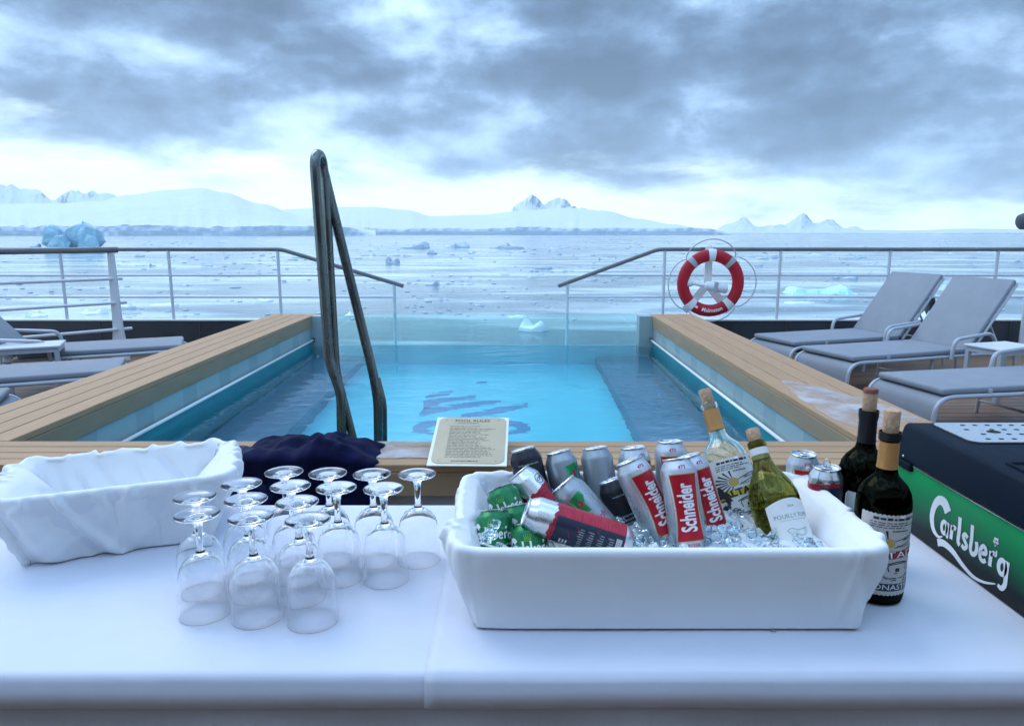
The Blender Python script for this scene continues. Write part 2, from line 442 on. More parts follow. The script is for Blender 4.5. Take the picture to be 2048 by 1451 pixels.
def water_mat():
    m = bpy.data.materials.new('pool water surface'); m.use_nodes = True; t = m.node_tree; t.nodes.clear(); L = t.links
    g = t.nodes.new('ShaderNodeBsdfGlass'); g.inputs['IOR'].default_value = 1.33; g.inputs['Color'].default_value = (.93, .985, 1, 1)
    g.inputs['Roughness'].default_value = 0
    co = t.nodes.new('ShaderNodeTexCoord'); mp = t.nodes.new('ShaderNodeMapping'); L.new(co.outputs['Object'], mp.inputs[0])
    mp.inputs['Scale'].default_value = (.7, 1.5, 1)
    n = t.nodes.new('ShaderNodeTexNoise'); n.inputs['Scale'].default_value = 4.2; n.inputs['Detail'].default_value = 2.5; n.inputs['Distortion'].default_value = .5
    L.new(mp.outputs[0], n.inputs['Vector'])
    bp = t.nodes.new('ShaderNodeBump'); bp.inputs['Strength'].default_value = .26; bp.inputs['Distance'].default_value = .02
    L.new(n.outputs[0], bp.inputs['Height']); L.new(bp.outputs[0], g.inputs['Normal'])
    o = t.nodes.new('ShaderNodeOutputMaterial'); L.new(g.outputs[0], o.inputs[0]); return m
M['poolwater'] = water_mat()
def sea_mat():
    m, t, b = newmat('cold sea'); L = t.links
    b.inputs['IOR'].default_value = 1.33
    co = t.nodes.new('ShaderNodeTexCoord')
    def nz(scale, detail, st, dist=0.0):
        mp = t.nodes.new('ShaderNodeMapping'); L.new(co.outputs['Object'], mp.inputs[0]); mp.inputs['Scale'].default_value = st
        n = t.nodes.new('ShaderNodeTexNoise'); n.inputs['Scale'].default_value = scale; n.inputs['Detail'].default_value = detail
        n.inputs['Distortion'].default_value = dist
        L.new(mp.outputs[0], n.inputs['Vector']); return n.outputs[0]
    rip = nz(.34, 5, (.45, 1, 1)); sw = nz(.035, 3, (.5, 1, 1)); band = nz(.0022, 4, (.22, 1, 1), .6); mush = nz(.05, 7, (.35, 1, 1), .5)
    add = t.nodes.new('ShaderNodeMath'); add.operation = 'MULTIPLY_ADD'; L.new(sw, add.inputs[0]); add.inputs[1].default_value = 5; L.new(rip, add.inputs[2])
    bp = t.nodes.new('ShaderNodeBump'); bp.inputs['Distance'].default_value = .55
    mr = t.nodes.new('ShaderNodeMapRange'); mr.interpolation_type = 'SMOOTHSTEP'; L.new(band, mr.inputs[0])
    mr.inputs[1].default_value = .40; mr.inputs[2].default_value = .62; mr.inputs[3].default_value = .05; mr.inputs[4].default_value = .30
    L.new(mr.outputs[0], bp.inputs['Strength'])
    L.new(add.outputs[0], bp.inputs['Height']); L.new(bp.outputs[0], b.inputs['Normal'])
    b.inputs['Roughness'].default_value = .16
    # thin brash ice film in streaks
    mr2 = t.nodes.new('ShaderNodeMapRange'); mr2.interpolation_type = 'SMOOTHSTEP'; L.new(mush, mr2.inputs[0])
    mr2.inputs[1].default_value = .44; mr2.inputs[2].default_value = .66
    mx = t.nodes.new('ShaderNodeMix'); mx.data_type = 'RGBA'; L.new(mr2.outputs[0], mx.inputs[0])
    mx.inputs[6].default_value = (.10, .19, .225, 1); mx.inputs[7].default_value = (.56, .69, .74, 1)
    L.new(mx.outputs[2], b.inputs['Base Color'])
    return m
M['sea'] = sea_mat()
def snow_mat(name, cliff, rocky=False):
    m, t, b = newmat(name); L = t.links
    g = t.nodes.new('ShaderNodeNewGeometry'); sp = t.nodes.new('ShaderNodeSeparateXYZ'); L.new(g.outputs['True Normal'], sp.inputs[0])
    co = t.nodes.new('ShaderNodeTexCoord'); n = t.nodes.new('ShaderNodeTexNoise'); n.inputs['Scale'].default_value = .022 if not rocky else .0035
    n.inputs['Detail'].default_value = 8; L.new(co.outputs['Object'], n.inputs['Vector'])
    a = t.nodes.new('ShaderNodeMath'); a.operation = 'MULTIPLY_ADD'; L.new(n.outputs[0], a.inputs[0]); a.inputs[1].default_value = .9 if rocky else .75; L.new(sp.outputs[2], a.inputs[2])
    mr = t.nodes.new('ShaderNodeMapRange'); L.new(a.outputs[0], mr.inputs[0])
    mr.inputs[1].default_value, mr.inputs[2].default_value = (.92, 1.06) if rocky else (.78, 1.12)
    mx = t.nodes.new('ShaderNodeMix'); mx.data_type = 'RGBA'; L.new(mr.outputs[0], mx.inputs[0])
    mx.inputs[6].default_value = (*cliff, 1); mx.inputs[7].default_value = (.62, .69, .77, 1)
    L.new(mx.outputs[2], b.inputs['Base Color']); b.inputs['Roughness'].default_value = .8
    n2 = t.nodes.new('ShaderNodeTexNoise'); n2.inputs['Scale'].default_value = .006; n2.inputs['Detail'].default_value = 7
    mp = t.nodes.new('ShaderNodeMapping'); mp.inputs['Scale'].default_value = (.5, 1, 2.5); L.new(co.outputs['Object'], mp.inputs[0]); L.new(mp.outputs[0], n2.inputs['Vector'])
    bp = t.nodes.new('ShaderNodeBump'); bp.inputs['Strength'].default_value = .8; bp.inputs['Distance'].default_value = 40
    L.new(n2.outputs[0], bp.inputs['Height']); L.new(bp.outputs[0], b.inputs['Normal'])
    return m
M['glacier'] = snow_mat('glacier snow', (.33, .43, .52))
M['peaks'] = snow_mat('snow and rock', (.10, .13, .18), True)

# ------------------------------------------------------------------ the setting: sea, land, deck
SEA = -14.0
g = G(); nx = 8
g.add([(-17900, -3900, SEA), (17900, -3900, SEA), (17900, 15900, SEA), (-17900, 15900, SEA)], [(0, 1, 2, 3)])
struct(obj('sea', g.mesh('sea'), None, M['sea']))

def interp(tab, x):
    if x <= tab[0][0]: return tab[0][1]
    for (a, b), (c, d) in zip(tab, tab[1:]):
        if x <= c:
            t = (x - a) / (c - a); t = t*t*(3-2*t); return b + (d - b) * t
    return tab[-1][1]
def glacier(name, ridge, x0, x1, front, depth, cliff, step, mat, seed, rough=1.0):
    """a snow dome: ice cliff at the waterline, snow slope up to the ridge, and its far side"""
    V, Fc = [], []
    cols = int((x1 - x0) / step) + 1
    vs = [-.02, -.004, 0, .012, .025, .045] + [.07 + .93*k/26 for k in range(27)] + [1.15, 1.5]
    for i in range(cols):
        px = x0 + i * step
        fr = front * (1 + .05 * mn.noise(Vector((px*.004, seed, 1))) + .006 * mn.noise(Vector((px*.02, seed, 5))))
        blk = abs(mn.noise(Vector((px*.045, seed, 2))))
        ct = cliff * (.85 + .35*mn.noise(Vector((px*.008, seed, 3))) + .25*blk)
        zr = (466 - interp(ridge, px)) / F * (front + depth)
        ct = min(ct, zr * .75 + 6)
        for j, v in enumerate(vs):
            Y = fr + max(0, v) * depth
            if j == 0: z = -3; Y -= 10
            elif j == 1: z = ct * .55; Y += 12 * mn.noise(Vector((px*.09, seed, 7)))
            elif j == 2: z = ct; Y += 10 * mn.noise(Vector((px*.07, seed, 9))) + 18
            elif v <= 1:
                e = v ** .85; e = e*(.55 + .45*e*(2-e))
                z = ct + (zr - ct) * e + rough * 26 * mn.fractal(Vector((px*.0035, v*3.2, seed)), 1, 2, 4) * math.sin(math.pi*min(1, v+.05))
            else: z = zr * (1 - (v - 1) * 1.7)
            X = (px - 1024) / F * Y * 1.017
            V.append((X, Y, SEA + z))
    n = len(vs)
    for i in range(cols - 1):
        for j in range(n - 1):
            a = i*n + j; Fc.append((a, a+n, a+n+1, a+1))
    return struct(obj(name, mesh(name, V, Fc, 40), None, mat))
glacier('snow_hill', [(-260, 430), (-150, 416), (0, 408), (150, 405), (235, 400), (285, 388), (370, 378), (430, 375), (470, 383), (540, 405), (620, 430), (700, 452), (760, 464)],
        -260, 760, 4200, 1900, 58, 3, M['glacier'], 1.3, 1.5)
glacier('ice_cap', [(480, 440), (600, 418), (680, 413), (760, 413), (820, 418), (870, 430), (960, 428), (1050, 420), (1130, 415), (1200, 420), (1270, 436), (1330, 446), (1400, 456), (1450, 464)],
        470, 1450, 6000, 2500, 62, 3, M['glacier'], 4.1, .7)
glacier('far_coast', [(1300, 463), (1450, 459), (1560, 460), (1680, 458), (1800, 459), (1900, 456), (2000, 457), (2200, 456)],
        1300, 2220, 12000, 2000, 24, 8, M['glacier'], 8.8, .6)
def peaks(name, tab, x0, x1, Y0, depth, step, seed, amp):
    V, Fc = [], []; rows = 26; cols = int((x1 - x0) / step) + 1
    for i in range(cols):
        px = x0 + i * step; H = (466 - interp(tab, px)) / F * (Y0 + depth*.5)
        for j in range(rows):
            v = j / (rows - 1); Y = Y0 + v * depth
            e = 1 - abs(v - .5) * 2; e = e ** 1.15
            rg = mn.ridged_multi_fractal(Vector((px*.017, v*2.1, seed)), 1, 2.1, 6, 1.0, 2.0) - 1.1
            z = H * e * (1 + amp * .30 * rg) + amp * H * .12 * rg * e
            V.append(((px - 1024) / F * Y * 1.017, Y, SEA - 20 + max(0, z)))
    for i in range(cols - 1):
        for j in range(rows - 1):
            a = i*rows + j; Fc.append((a, a+rows, a+rows+1, a+1))
    return struct(obj(name, mesh(name, V, Fc), None, M['peaks']))
peaks('snowy_peak', [(960, 462), (1010, 425), (1045, 398), (1060, 392), (1085, 404), (1110, 396), (1150, 414), (1210, 428), (1290, 462)], 950, 1300, 8900, 2000, 4, 2.2, .8)
peaks('mountain_range', [(-200, 370), (-60, 366), (20, 368), (80, 374), (150, 384), (190, 378), (250, 388), (330, 418), (400, 462)], -220, 410, 9800, 2600, 6, 6.1, .45)
peaks('hazy_peak', [(1400, 464), (1440, 448), (1470, 436), (1510, 450), (1550, 443), (1582, 428), (1610, 446), (1640, 434), (1670, 448), (1740, 462)], 1395, 1745, 12500, 2400, 4, 9.7, 1.1)

# deck planks either side of the pool, run athwartships
DY = 8.35                                   # aft rail
DX = (2.50, 1.885)
base = struct(obj('deck', G().box(-7.5, -2.30, -3, DY + .12, -.30, -.03).box(1.70, 7.5, -3, DY + .12, -.30, -.03).box(-2.295, 1.695, -3, 2.60, -.30, -.031).mesh('deck'), None, M['deckbase']))
for side, (xa, xb) in (('l', (-7.2, -2.51)), ('r', (1.895, 7.2))):
    key = None
    for k in range(44):
        y = 3.1 + k * .118
        nm = 'pl' + side
        if nm not in CACHE: CACHE[nm] = G().box(0, xb - xa, 0, .112, 0, .0295).mesh('plank', bevel=.003, seg=1)
        obj('plank', CACHE[nm], base, M['deckwood'], (xa, y, -.0295))
obj('near_deck', G().box(-7.2, 7.2, -2.95, 2.53, -.0298, -.002).box(-7.2, -2.51, 2.531, 3.095, -.0298, -.002).box(1.895, 7.2, 2.531, 3.095, -.0298, -.002).mesh('near_deck'), base, M['deckwood'])

# ------------------------------------------------------------------ swimming pool
XL, XR, YN, YF = -2.05, 1.436, 2.79, 7.40
XLO, XRO, YNO = -2.505, 1.890, 2.484
ZC, ZW = .568, .244
pool = empty('swimming_pool', (-.3, YN, 0), 0, 'raised turquoise swimming pool framed by tan plank ledges, glass at its far end', 'swimming pool')
def pl(name, me, mat, loc=(0, 0, 0), rot=(0, 0, 0)):
    return obj(name, me, pool, mat, (loc[0] + .3, loc[1] - YN, loc[2]), rot)
def plank(name, x, y, z, length, width, thick, alongy, mat=M['coping'], bevel=.004):
    k = (name, round(length, 3), round(width, 4), round(thick, 4))
    if k not in CACHE: CACHE[k] = G().box(0, length, 0, width, -thick, 0).mesh(name, bevel=bevel, seg=2)
    if alongy: return pl(name, CACHE[k], mat, (x + width, y, z), (0, 0, math.pi / 2))
    return pl(name, CACHE[k], mat, (x, y, z))
LEN = YF - YN - .004
wl = (XL - XLO) / 4; wr = (XRO - XR) / 4
for k in range(4):
    plank('plank', XLO + k*wl + .003, YN + .004, ZC, LEN, wl - .006, .03, True)
    plank('plank', XR + k*wr + .003, YN + .004, ZC, LEN, wr - .006, .03, True)
wn = (YN - YNO) / 4
for k in range(4): plank('plank', XLO, YNO + k*wn + .003, ZC, XRO - XLO, wn - .006, .03, False)
FZ = ZC - .031
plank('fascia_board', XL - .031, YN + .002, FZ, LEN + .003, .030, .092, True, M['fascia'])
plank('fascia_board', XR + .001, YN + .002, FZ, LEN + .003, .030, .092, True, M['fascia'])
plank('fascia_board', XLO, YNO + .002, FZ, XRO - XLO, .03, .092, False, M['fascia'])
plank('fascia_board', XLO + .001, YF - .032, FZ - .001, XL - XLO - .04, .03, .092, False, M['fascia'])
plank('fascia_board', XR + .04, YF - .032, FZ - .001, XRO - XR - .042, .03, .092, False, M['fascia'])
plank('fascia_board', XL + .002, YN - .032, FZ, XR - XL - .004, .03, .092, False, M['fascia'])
# outer walls below the ledges
for (a, b, c, d) in ((XLO + .02, XL - .034, YNO + .06, YF - .04), (XR + .034, XRO - .02, YNO + .06, YF - .04), (XL - .030, XR + .030, YNO + .06, YN - .036)):
    pl('side_wall', G().box(a, b, c, d, 0, ZC - .0315).mesh('side_wall'), M['greywall'])
# pale panels between fascia and water, a slim darker backing post between each two
for s in (-1, 1):
    x = XL - .028 if s < 0 else XR + .028
    n = 8; pw = (YF - YN - .1) / n
    for k in range(n):
        for q, (y0, y1, mt) in enumerate(((0, pw*.66, 'frosted'), (pw*.66, pw, 'frosted2'))):
            o0 = .0155 if q else .016
            ky = ('panel', q, round(pw, 4))
            if ky not in CACHE: CACHE[ky] = G().box(-o0, o0, y0 + .0001, y1 - .0001, -.07, .07).mesh('panel')
            pl('panel', CACHE[ky], M[mt], (x, YN + .05 + k*pw, .388))
    xs = XL - .012 if s < 0 else XR + .012
    pl('light_strip', G().tube([(0, 0, 0), (0, YF - YN - .22, 0)], .011, 8).mesh('light_strip', True), M['strip'], (XL + .012 if s < 0 else XR - .012, YN + .02, .322))
    pl('strip_end', G().box(-.012, .012, -.006, .006, -.02, .02).mesh('strip_end'), M['dispdark'], (XL + .012 if s < 0 else XR - .012, YF - .19, .322))
    pl('basin_wall', G().box(min(x, xs), max(x, xs) + .001, YN, YF, -.80, .3165).mesh('basin_wall'), M['tealwall'])
    # end pillar that holds the glass
    pl('end_post', G().box(XL - .03 if s < 0 else XR - .13, XL + .10 if s < 0 else XR + .03, YF - .16, YF - .01, -.2, ZC - .004).mesh('end_post', bevel=.004), M['frosted'])
pl('basin_wall', G().box(XL, XR, YN - .003, YN + .012, -.80, .445).mesh('basin_wall'), M['tealwall'])
pl('basin_wall', G().box(XL, XR, YF - .012, YF + .03, -.80, ZW - .012).mesh('basin_wall'), M['poolfloor'])
pl('basin_floor', G().box(XL, XR, YN, YF, -.90, -.80).mesh('basin_floor'), M['poolfloor'])
BL, BR = -1.56, .88
pl('bench', G().box(XL, BL, YN + .013, YF - .013, -.795, -.45).mesh('bench'), M['poolside'])
pl('bench', G().box(BR, XR, YN + .013, YF - .013, -.795, -.45).mesh('bench'), M['poolside'])
pl('glass_panel', G().box(XL + .102, XR - .132, YF - .008, YF + .012, ZW - .004, ZC).mesh('glass_panel'), M['poolglass'])
gg = G(); gg.add([(XL, YN + .012, 0), (XR, YN + .012, 0), (XR, YF - .009, 0), (XL, YF - .009, 0)], [(0, 1, 2, 3)])
struct(obj('pool_water', gg.mesh('pool_water'), None, M['poolwater'], (0, 0, ZW)))
# inlaid mark on the pool floor, seen through the water
def floor_pt(px, py, z):
    e = at(px, py, Z=ZW); d = (e - Vector((0, 0, CZ))).normalized()
    h = math.hypot(d.x, d.y); sr = h / 1.33; k = sr / math.sqrt(1 - sr*sr) * (ZW - z)
    return (e.x + d.x / h * k + .3, e.y + d.y / h * k - YN)
def pxstroke(pts, hw):
    up, dn = [], []
    for (x, y), q in zip(pts, hw):
        up.append((x, y - q)); dn.append((x, y + q))
    V = [floor_pt(*p, -.797) for a in zip(up, dn) for p in a]
    return V, [(2*i, 2*i+1, 2*i+3, 2*i+2) for i in range(len(pts) - 1)]
marks = [([(851, 794), (865, 790), (885, 786.5), (905, 784)], [2.5, 4, 4, 2]),
         ([(845, 812), (862, 806), (885, 801), (915, 797), (952, 793)], [9, 7, 4.5, 4, 2.5]),
         ([(838, 829), (848, 823), (870, 820), (905, 814), (950, 808), (985, 803.5), (1002, 801.5)], [2, 8, 6, 5, 5.5, 4.5, 2]),
         ([(923, 831), (955, 827), (990, 821), (1030, 814), (1055, 810)], [2, 4.5, 5.5, 5, 3]),
         ([(953, 765), (963, 764), (974, 764.5)], [1, 2, 1])]
ring = [(943 + 118*math.cos(q), 857 + 18*math.sin(q)) for q in [i*math.pi/18 for i in range(37)]]
for pts, hw in marks:
    V, Fc = pxstroke(pts, hw)
    pl('floor_mark', mesh('floor_mark', [(x - .3, y + YN, -.797) for x, y in V], [f[::-1] for f in Fc]), M['poollogo'])
V = []
for i in range(37):
    q = i * math.pi / 18; c, s_ = math.cos(q), math.sin(q)
    for k in (1.0, .70): V.append(floor_pt(943 + 119*c*(k if k == 1 else .76), 856 + 20*s_*(k if k == 1 else .42), -.797))
pl('floor_mark', mesh('floor_mark', [(x - .3, y + YN, -.797) for x, y in V], [(2*i, 2*i+1, 2*i+3, 2*i+2) for i in range(36)]), M['poollogo'])

# thin frosty film on the ledges
def film(name, pts, label):
    P = [at(x, y, Z=ZC + .002) for x, y in pts]; c = sum(P, Vector()) / len(P)
    ring = []
    for i in range(len(P)):
        a, b = P[i], P[(i + 1) % len(P)]
        for k in range(6):
            p = a.lerp(b, k / 6); p = p + (p - c).normalized() * .035 * mn.noise(p * 9)
            ring.append(p)
    top = [p + Vector((0, 0, .003)) for p in ring]; n = len(ring)
    V = [p - c for p in ring] + [(p + (c - p) * .03) - c for p in top] + [Vector((0, 0, .0045))]
    Fc = [(i, (i+1) % n, n + (i+1) % n, n + i) for i in range(n)] + [(n + i, n + (i+1) % n, 2*n) for i in range(n)]
    o = obj(name, mesh(name, V, Fc, True), None, M['frost'], c); tag(o, label, 'frost'); return o
film('frost_patch', [(1562, 760), (1620, 768), (1700, 790), (1790, 815), (1838, 838), (1790, 850), (1730, 858), (1660, 835), (1590, 790)], 'pale frost film spread over the right wooden pool ledge beside the loungers')
film('frost_patch', [(735, 884), (800, 882), (868, 883), (866, 914), (800, 918), (745, 914)], 'pale frost film on the near ledge between navy garment and pool sign')

# ------------------------------------------------------------------ pool handrail
hr = empty('pool_handrail', at(690, 880, Z=ZC), 0, 'tall brushed steel pool handrail bent to a narrow peak over the water', 'handrail')
def hpart(name, pts, r, mat=M['steel'], n=14):
    P = [Vector(p) - hr.location for p in pts]; v, f = tube(P, r, n)
    return obj(name, mesh(name, v, f, 40), hr, mat)
Y1 = 3.02
def A(px, py, y=Y1): return at(px, py, Y=y)
lead = [A(685, 960), A(682, 782), A(660, 728), A(643, 540), A(630, 360)]
arc = []
tl, tr = A(630, 350), A(650, 352)
for i in range(9):
    q = math.pi - i * math.pi / 8
    c = (A(629, 322) + A(640, 325)) / 2
    arc.append(c + Vector((.028 * math.cos(q), 0, .040 * math.sin(q) + .0)))
diag = [A(660, 372), A(746, 744), A(755, 800), A(757, 960)]
tubepts = bez(lead[:3], .10, 5)[:-1] + [A(660, 728), A(643, 540), A(629, 352)] + arc + [A(655, 356)] + bez(diag, .07, 5)[1:]
arc = []
pa, pb = A(630, 332), A(646, 336, Y1 + .11)
for i in range(13):
    q = i / 12; m_ = pa.lerp(pb, .5 - .5*math.cos(math.pi*q)); arc.append(m_ + Vector((0, 0, .052*math.sin(math.pi*q))))
YD = Y1 + .11
hpart('rail_tube', bez([A(685, 960), A(682, 785), A(659, 725), A(643, 520), A(630, 340)], .05, 5) + arc + bez([A(647, 342, YD), A(746, 744, YD), A(756, 800, YD), A(758, 960, YD)], .05, 5), .0212)
hpart('rail_tube', bez([A(650, 356, Y1 + .09), A(672, 740, Y1 + .06), A(684, 790, Y1 + .03), A(712, 900, Y1 + .03), A(714, 960, Y1 + .03)], .05, 5), .0185)
hpart('brace_tube', bez([A(753, 756, Y1 + .15), A(766, 806, Y1 + .15), A(768, 960, Y1 + .15)], .04, 5), .018)
for (px, py) in ((637, 435), (644, 538), (652, 620)):
    p = A(px, py); hpart('clamp_ring', [p + Vector((0, 0, -.004)), p + Vector((0, 0, .004))], .0226, n=16)

# ------------------------------------------------------------------ railings and bulwark
ZR, ZM1, ZM2, ZB = 1.214, .914, .662, .402
def rail_section(name, posts, x0, x1, xs, xe, zs, label):
    """top rail level from x0 to xs then sloping down to (xe, zs)"""
    t = empty(name, (x0, DY, 0), 0, label, 'railing')
    def P(n, me, mat): return obj(n, me, t, mat)
    lo = lambda x, z: (x - x0, 0, z)
    P('top_rail', G().tube(bez([lo(x0, ZR), lo(xs, ZR), lo(xe, zs)], .06, 4), .024, 10).mesh('top_rail', 40), M['railtop'])
    sgn = 1 if xe > xs else -1
    for z in (ZM1, ZM2):
        k = (ZR - z) / (ZR - zs); xx = xs + (xe - xs) * min(k, .93) - sgn * .02
        P('mid_rail', G().tube([lo(x0, z), lo(xx, z)], .0135, 8).mesh('mid_rail', 40), M['railwhite'])
    for x in posts: P('post', G().tube([lo(x, ZB - .02), lo(x, ZR - .015)], .0185, 8).mesh('post', 40), M['railwhite'])
    xp = xe - sgn * .11; P('post', G().tube([lo(xp, -.25), lo(xp, zs + .03)], .0185, 8).mesh('post', 40), M['railwhite'])
    return t
fx = lambda px: (px - 1024) / F * (DY * math.cos(TH) + .19 * math.sin(TH))
rail_section('deck_railing', [fx(555), fx(336), fx(119), fx(-100)], -6.9, None, fx(562), fx(805), .79, 'white aft railing on the left with dark top rail sloping down to the pool end')
rail_section('deck_railing', [fx(1330), fx(1562), fx(1781), fx(1997), fx(2215)], 7.1, None, fx(1316), fx(1117), .79, 'white aft railing on the right behind the lifebuoy, dark top rail sloping down')
# side railing coming forward on the left
ra, rb = at(222, 512, Y=7.85), Vector((-6.1, 6.2, 0))
sr = empty('side_railing', (ra.x, ra.y, 0), 0, 'thicker pale railing end at far left, in front of the aft railing', 'railing')
dv = (Vector((rb.x - ra.x, rb.y - ra.y, 0))); dn = dv.normalized()
for nm, z, r, ex, mt in (('top_rail', 1.22, .034, .07, 'railtop'), ('mid_rail', .905, .017, .09, 'railwhite'), ('mid_rail', .64, .017, .11, 'railwhite'), ('mid_rail', .345, .017, .14, 'railwhite')):
    obj(nm, G().tube([-dn * ex + Vector((0, 0, z)), dv + Vector((0, 0, z))], r, 10).mesh(nm, 40), sr, M[mt])
for k in (0, .72):
    p = dv * k; x = Vector((1, 0, 0)); y = Vector((0, .012, 0)); V = []
    for z, hw in ((0, .10), (.35, .055), (1.19, .033)):
        for a, b in ((-1, -1), (1, -1), (1, 1), (-1, 1)): V.append(p + x*hw*a + y*b + Vector((.0, 0, z)))
    Fc = [(0, 3, 2, 1), (8, 9, 10, 11)] + [(r*4+i, r*4+(i+1) % 4, r*4+4+(i+1) % 4, r*4+4+i) for r in (0, 1) for i in range(4)]
    obj('post', mesh('post', V, Fc), sr, M['railwhite'])
def bulwark(x0, x1, label, bend):
    t = empty('bulwark', (x0, DY, 0), 0, label, 'bulwark'); n = int(round((x1 - x0) / 1.26)); wd = (x1 - x0) / n
    for k in range(n):
        x = k * wd; sl = .16 if bend else .0
        V = [(x + .004, -.03, 0), (x + wd - .004, -.03, 0), (x + wd - .004, .03, 0), (x + .004, .03, 0),
             (x + .004, -.03 + sl*0, ZB - .02), (x + wd - .004, -.03, ZB - .02), (x + wd - .004, .03, ZB - .02), (x + .004, .03, ZB - .02)]
        obj('panel', mesh('panel', V, [(0,3,2,1),(4,5,6,7),(0,1,5,4),(1,2,6,5),(2,3,7,6),(3,0,4,7)]), t, M['bulwark'])
        obj('seam_batten', G().box(x - .008, x + .008, -.036, -.031, .02, ZB - .025).mesh('seam_batten'), t, M['deckbase'])
    obj('cap', G().box(0, x1 - x0, -.04, .04, ZB - .019, ZB).mesh('cap', bevel=.004, seg=1), t, M['whitepaint'])
    obj('kick_rail', G().tube([(0, -.08, .10), (x1 - x0, -.08, .10)], .011, 8).mesh('kick_rail', True), t, M['railwhite'])
    return t
bulwark(-7.2, -2.52, 'dark low bulwark behind the left loungers, white capped', True)
bulwark(1.91, 7.2, 'dark low bulwark behind the right loungers, white capped', False)

# ------------------------------------------------------------------ lifebuoy
lc = at(1421, 566, Y=8.02)
lb = empty('lifebuoy', lc, 0, 'red ring lifebuoy with grey bands hanging on the right railing', 'lifebuoy')
RO, RI = .378, .243
def torus(a0, a1, rr, wid, nn=40, m=12, sy=.62):
    V, Fc = [], []; full = abs(a1 - a0 - 2*math.pi) < 1e-6; cnt = nn if full else nn + 1
    for i in range(cnt):
        q = a0 + (a1 - a0) * i / nn
        for k in range(m):
            p = 2*math.pi*k/m; r = rr + wid*math.cos(p); V.append((r*math.sin(q), wid*sy*math.sin(p), r*math.cos(q)))
    for i in range(nn):
        j = (i + 1) % cnt
        for k in range(m): Fc.append((i*m+k, i*m+(k+1) % m, j*m+(k+1) % m, j*m+k))
    return mesh('ring', V, Fc, True)
rm, rw = (RO + RI)/2, (RO - RI)/2
obj('ring', torus(0, 2*math.pi, rm, rw), lb, M['ringred'])
for c in (-42, 42): obj('reflective_band', torus(R(c-5), R(c+5), rm, rw + .003, 4), lb, M['reflective'])
for c in (0, 138, 222): obj('white_band', torus(R(c-7), R(c+7), rm, rw + .003, 5), lb, M['whitepaint'])
rope = []
for i in range(121):
    q = 2*math.pi*i/120 + R(42); k = (i % 30) / 30
    bul = math.sin(math.pi*k) ** .6 * (.105 if 0 <= i//30 < 4 else 0)
    if i // 30 in (1,): bul *= .35
    rope.append(((RO + .006 + bul) * math.sin(q), -.02 - .05*math.sin(math.pi*k), (RO + .006 + bul) * math.cos(q)))
obj('grab_rope', G().tube(rope[:-1], .0065, 6, True).mesh('grab_rope', True), lb, M['rope'])
bl = move2d(text2d('Malmsten', 1, .02), 0, 0, .062)
def ringtext(u, v):
    q = math.pi - u / rm; r = rm - v - .005; return (r*math.sin(q), -rw*.62*math.sqrt(max(.05, 1 - ((r - rm)/rw)**2)) - .004, r*math.cos(q))
decal('lettering', bl, lambda u, v: ringtext(u + .02, v), lb, M['printwhite'], .01)
decal('emblem', join2d(rect2d(-.185, -.15, -.014, .012), rect2d(-.195, -.188, -.02, .02)), ringtext, lb, M['printwhite'], .01)
# holder behind the ring
br = empty('lifebuoy_bracket', lc + Vector((0, .12, 0)), 0, 'white three armed lifebuoy bracket clamped to the right railing', 'bracket')
obj('upright_arm', G().box(-.042, .042, -.012, .012, -.03, ZR - lc.z + .03).mesh('upright_arm', bevel=.006), br, M['whitepaint'])
for s in (-1, 1):
    o = obj('lower_arm', G().box(-.045, .045, -.012, .012, -.40, .0).mesh('lower_arm', bevel=.006), br, M['whitepaint'], (0, .002*s, -.02), (0, R(40 if s > 0 else -40) * -1 * -1, 0))
obj('rail_hook', G().box(-.048, .048, -.016, .20, ZR - lc.z + .026, ZR - lc.z + .040).mesh('rail_hook', bevel=.004), br, M['whitepaint'])
lt = empty('rescue_light', lc + Vector((.06, -.03, -.045)), 0, 'white tubular rescue light strapped across the lifebuoy', 'rescue light')
lt.rotation_euler = (0, R(9), 0)
v, f = lathe([(0, -.12), (.045, -.12), (.052, -.11), (.052, .10), (.045, .125), (.022, .135), (.018, .26), (.03, .27), (.042, .30), (.036, .325), (0, .33)], 20)
o = obj('light_body', mesh('light_body', v, f, 40), lt, M['whitepaint']); o.rotation_euler = (0, R(-90), 0)
obj('bracket_clip', G().box(-.02, .02, -.06, .03, -.06, .06).mesh('bracket_clip', bevel=.004), lt, M['reflective'], (-.02, 0, 0))
obj('lanyard', G().tube([Vector((.07 + .05*math.sin(q*.9), -.05, -.06 - .05*(q/3) - .02*math.cos(q*1.7))) for q in [i*.35 for i in range(14)]], .005, 6).mesh('lanyard', True), lt, M['rope'])

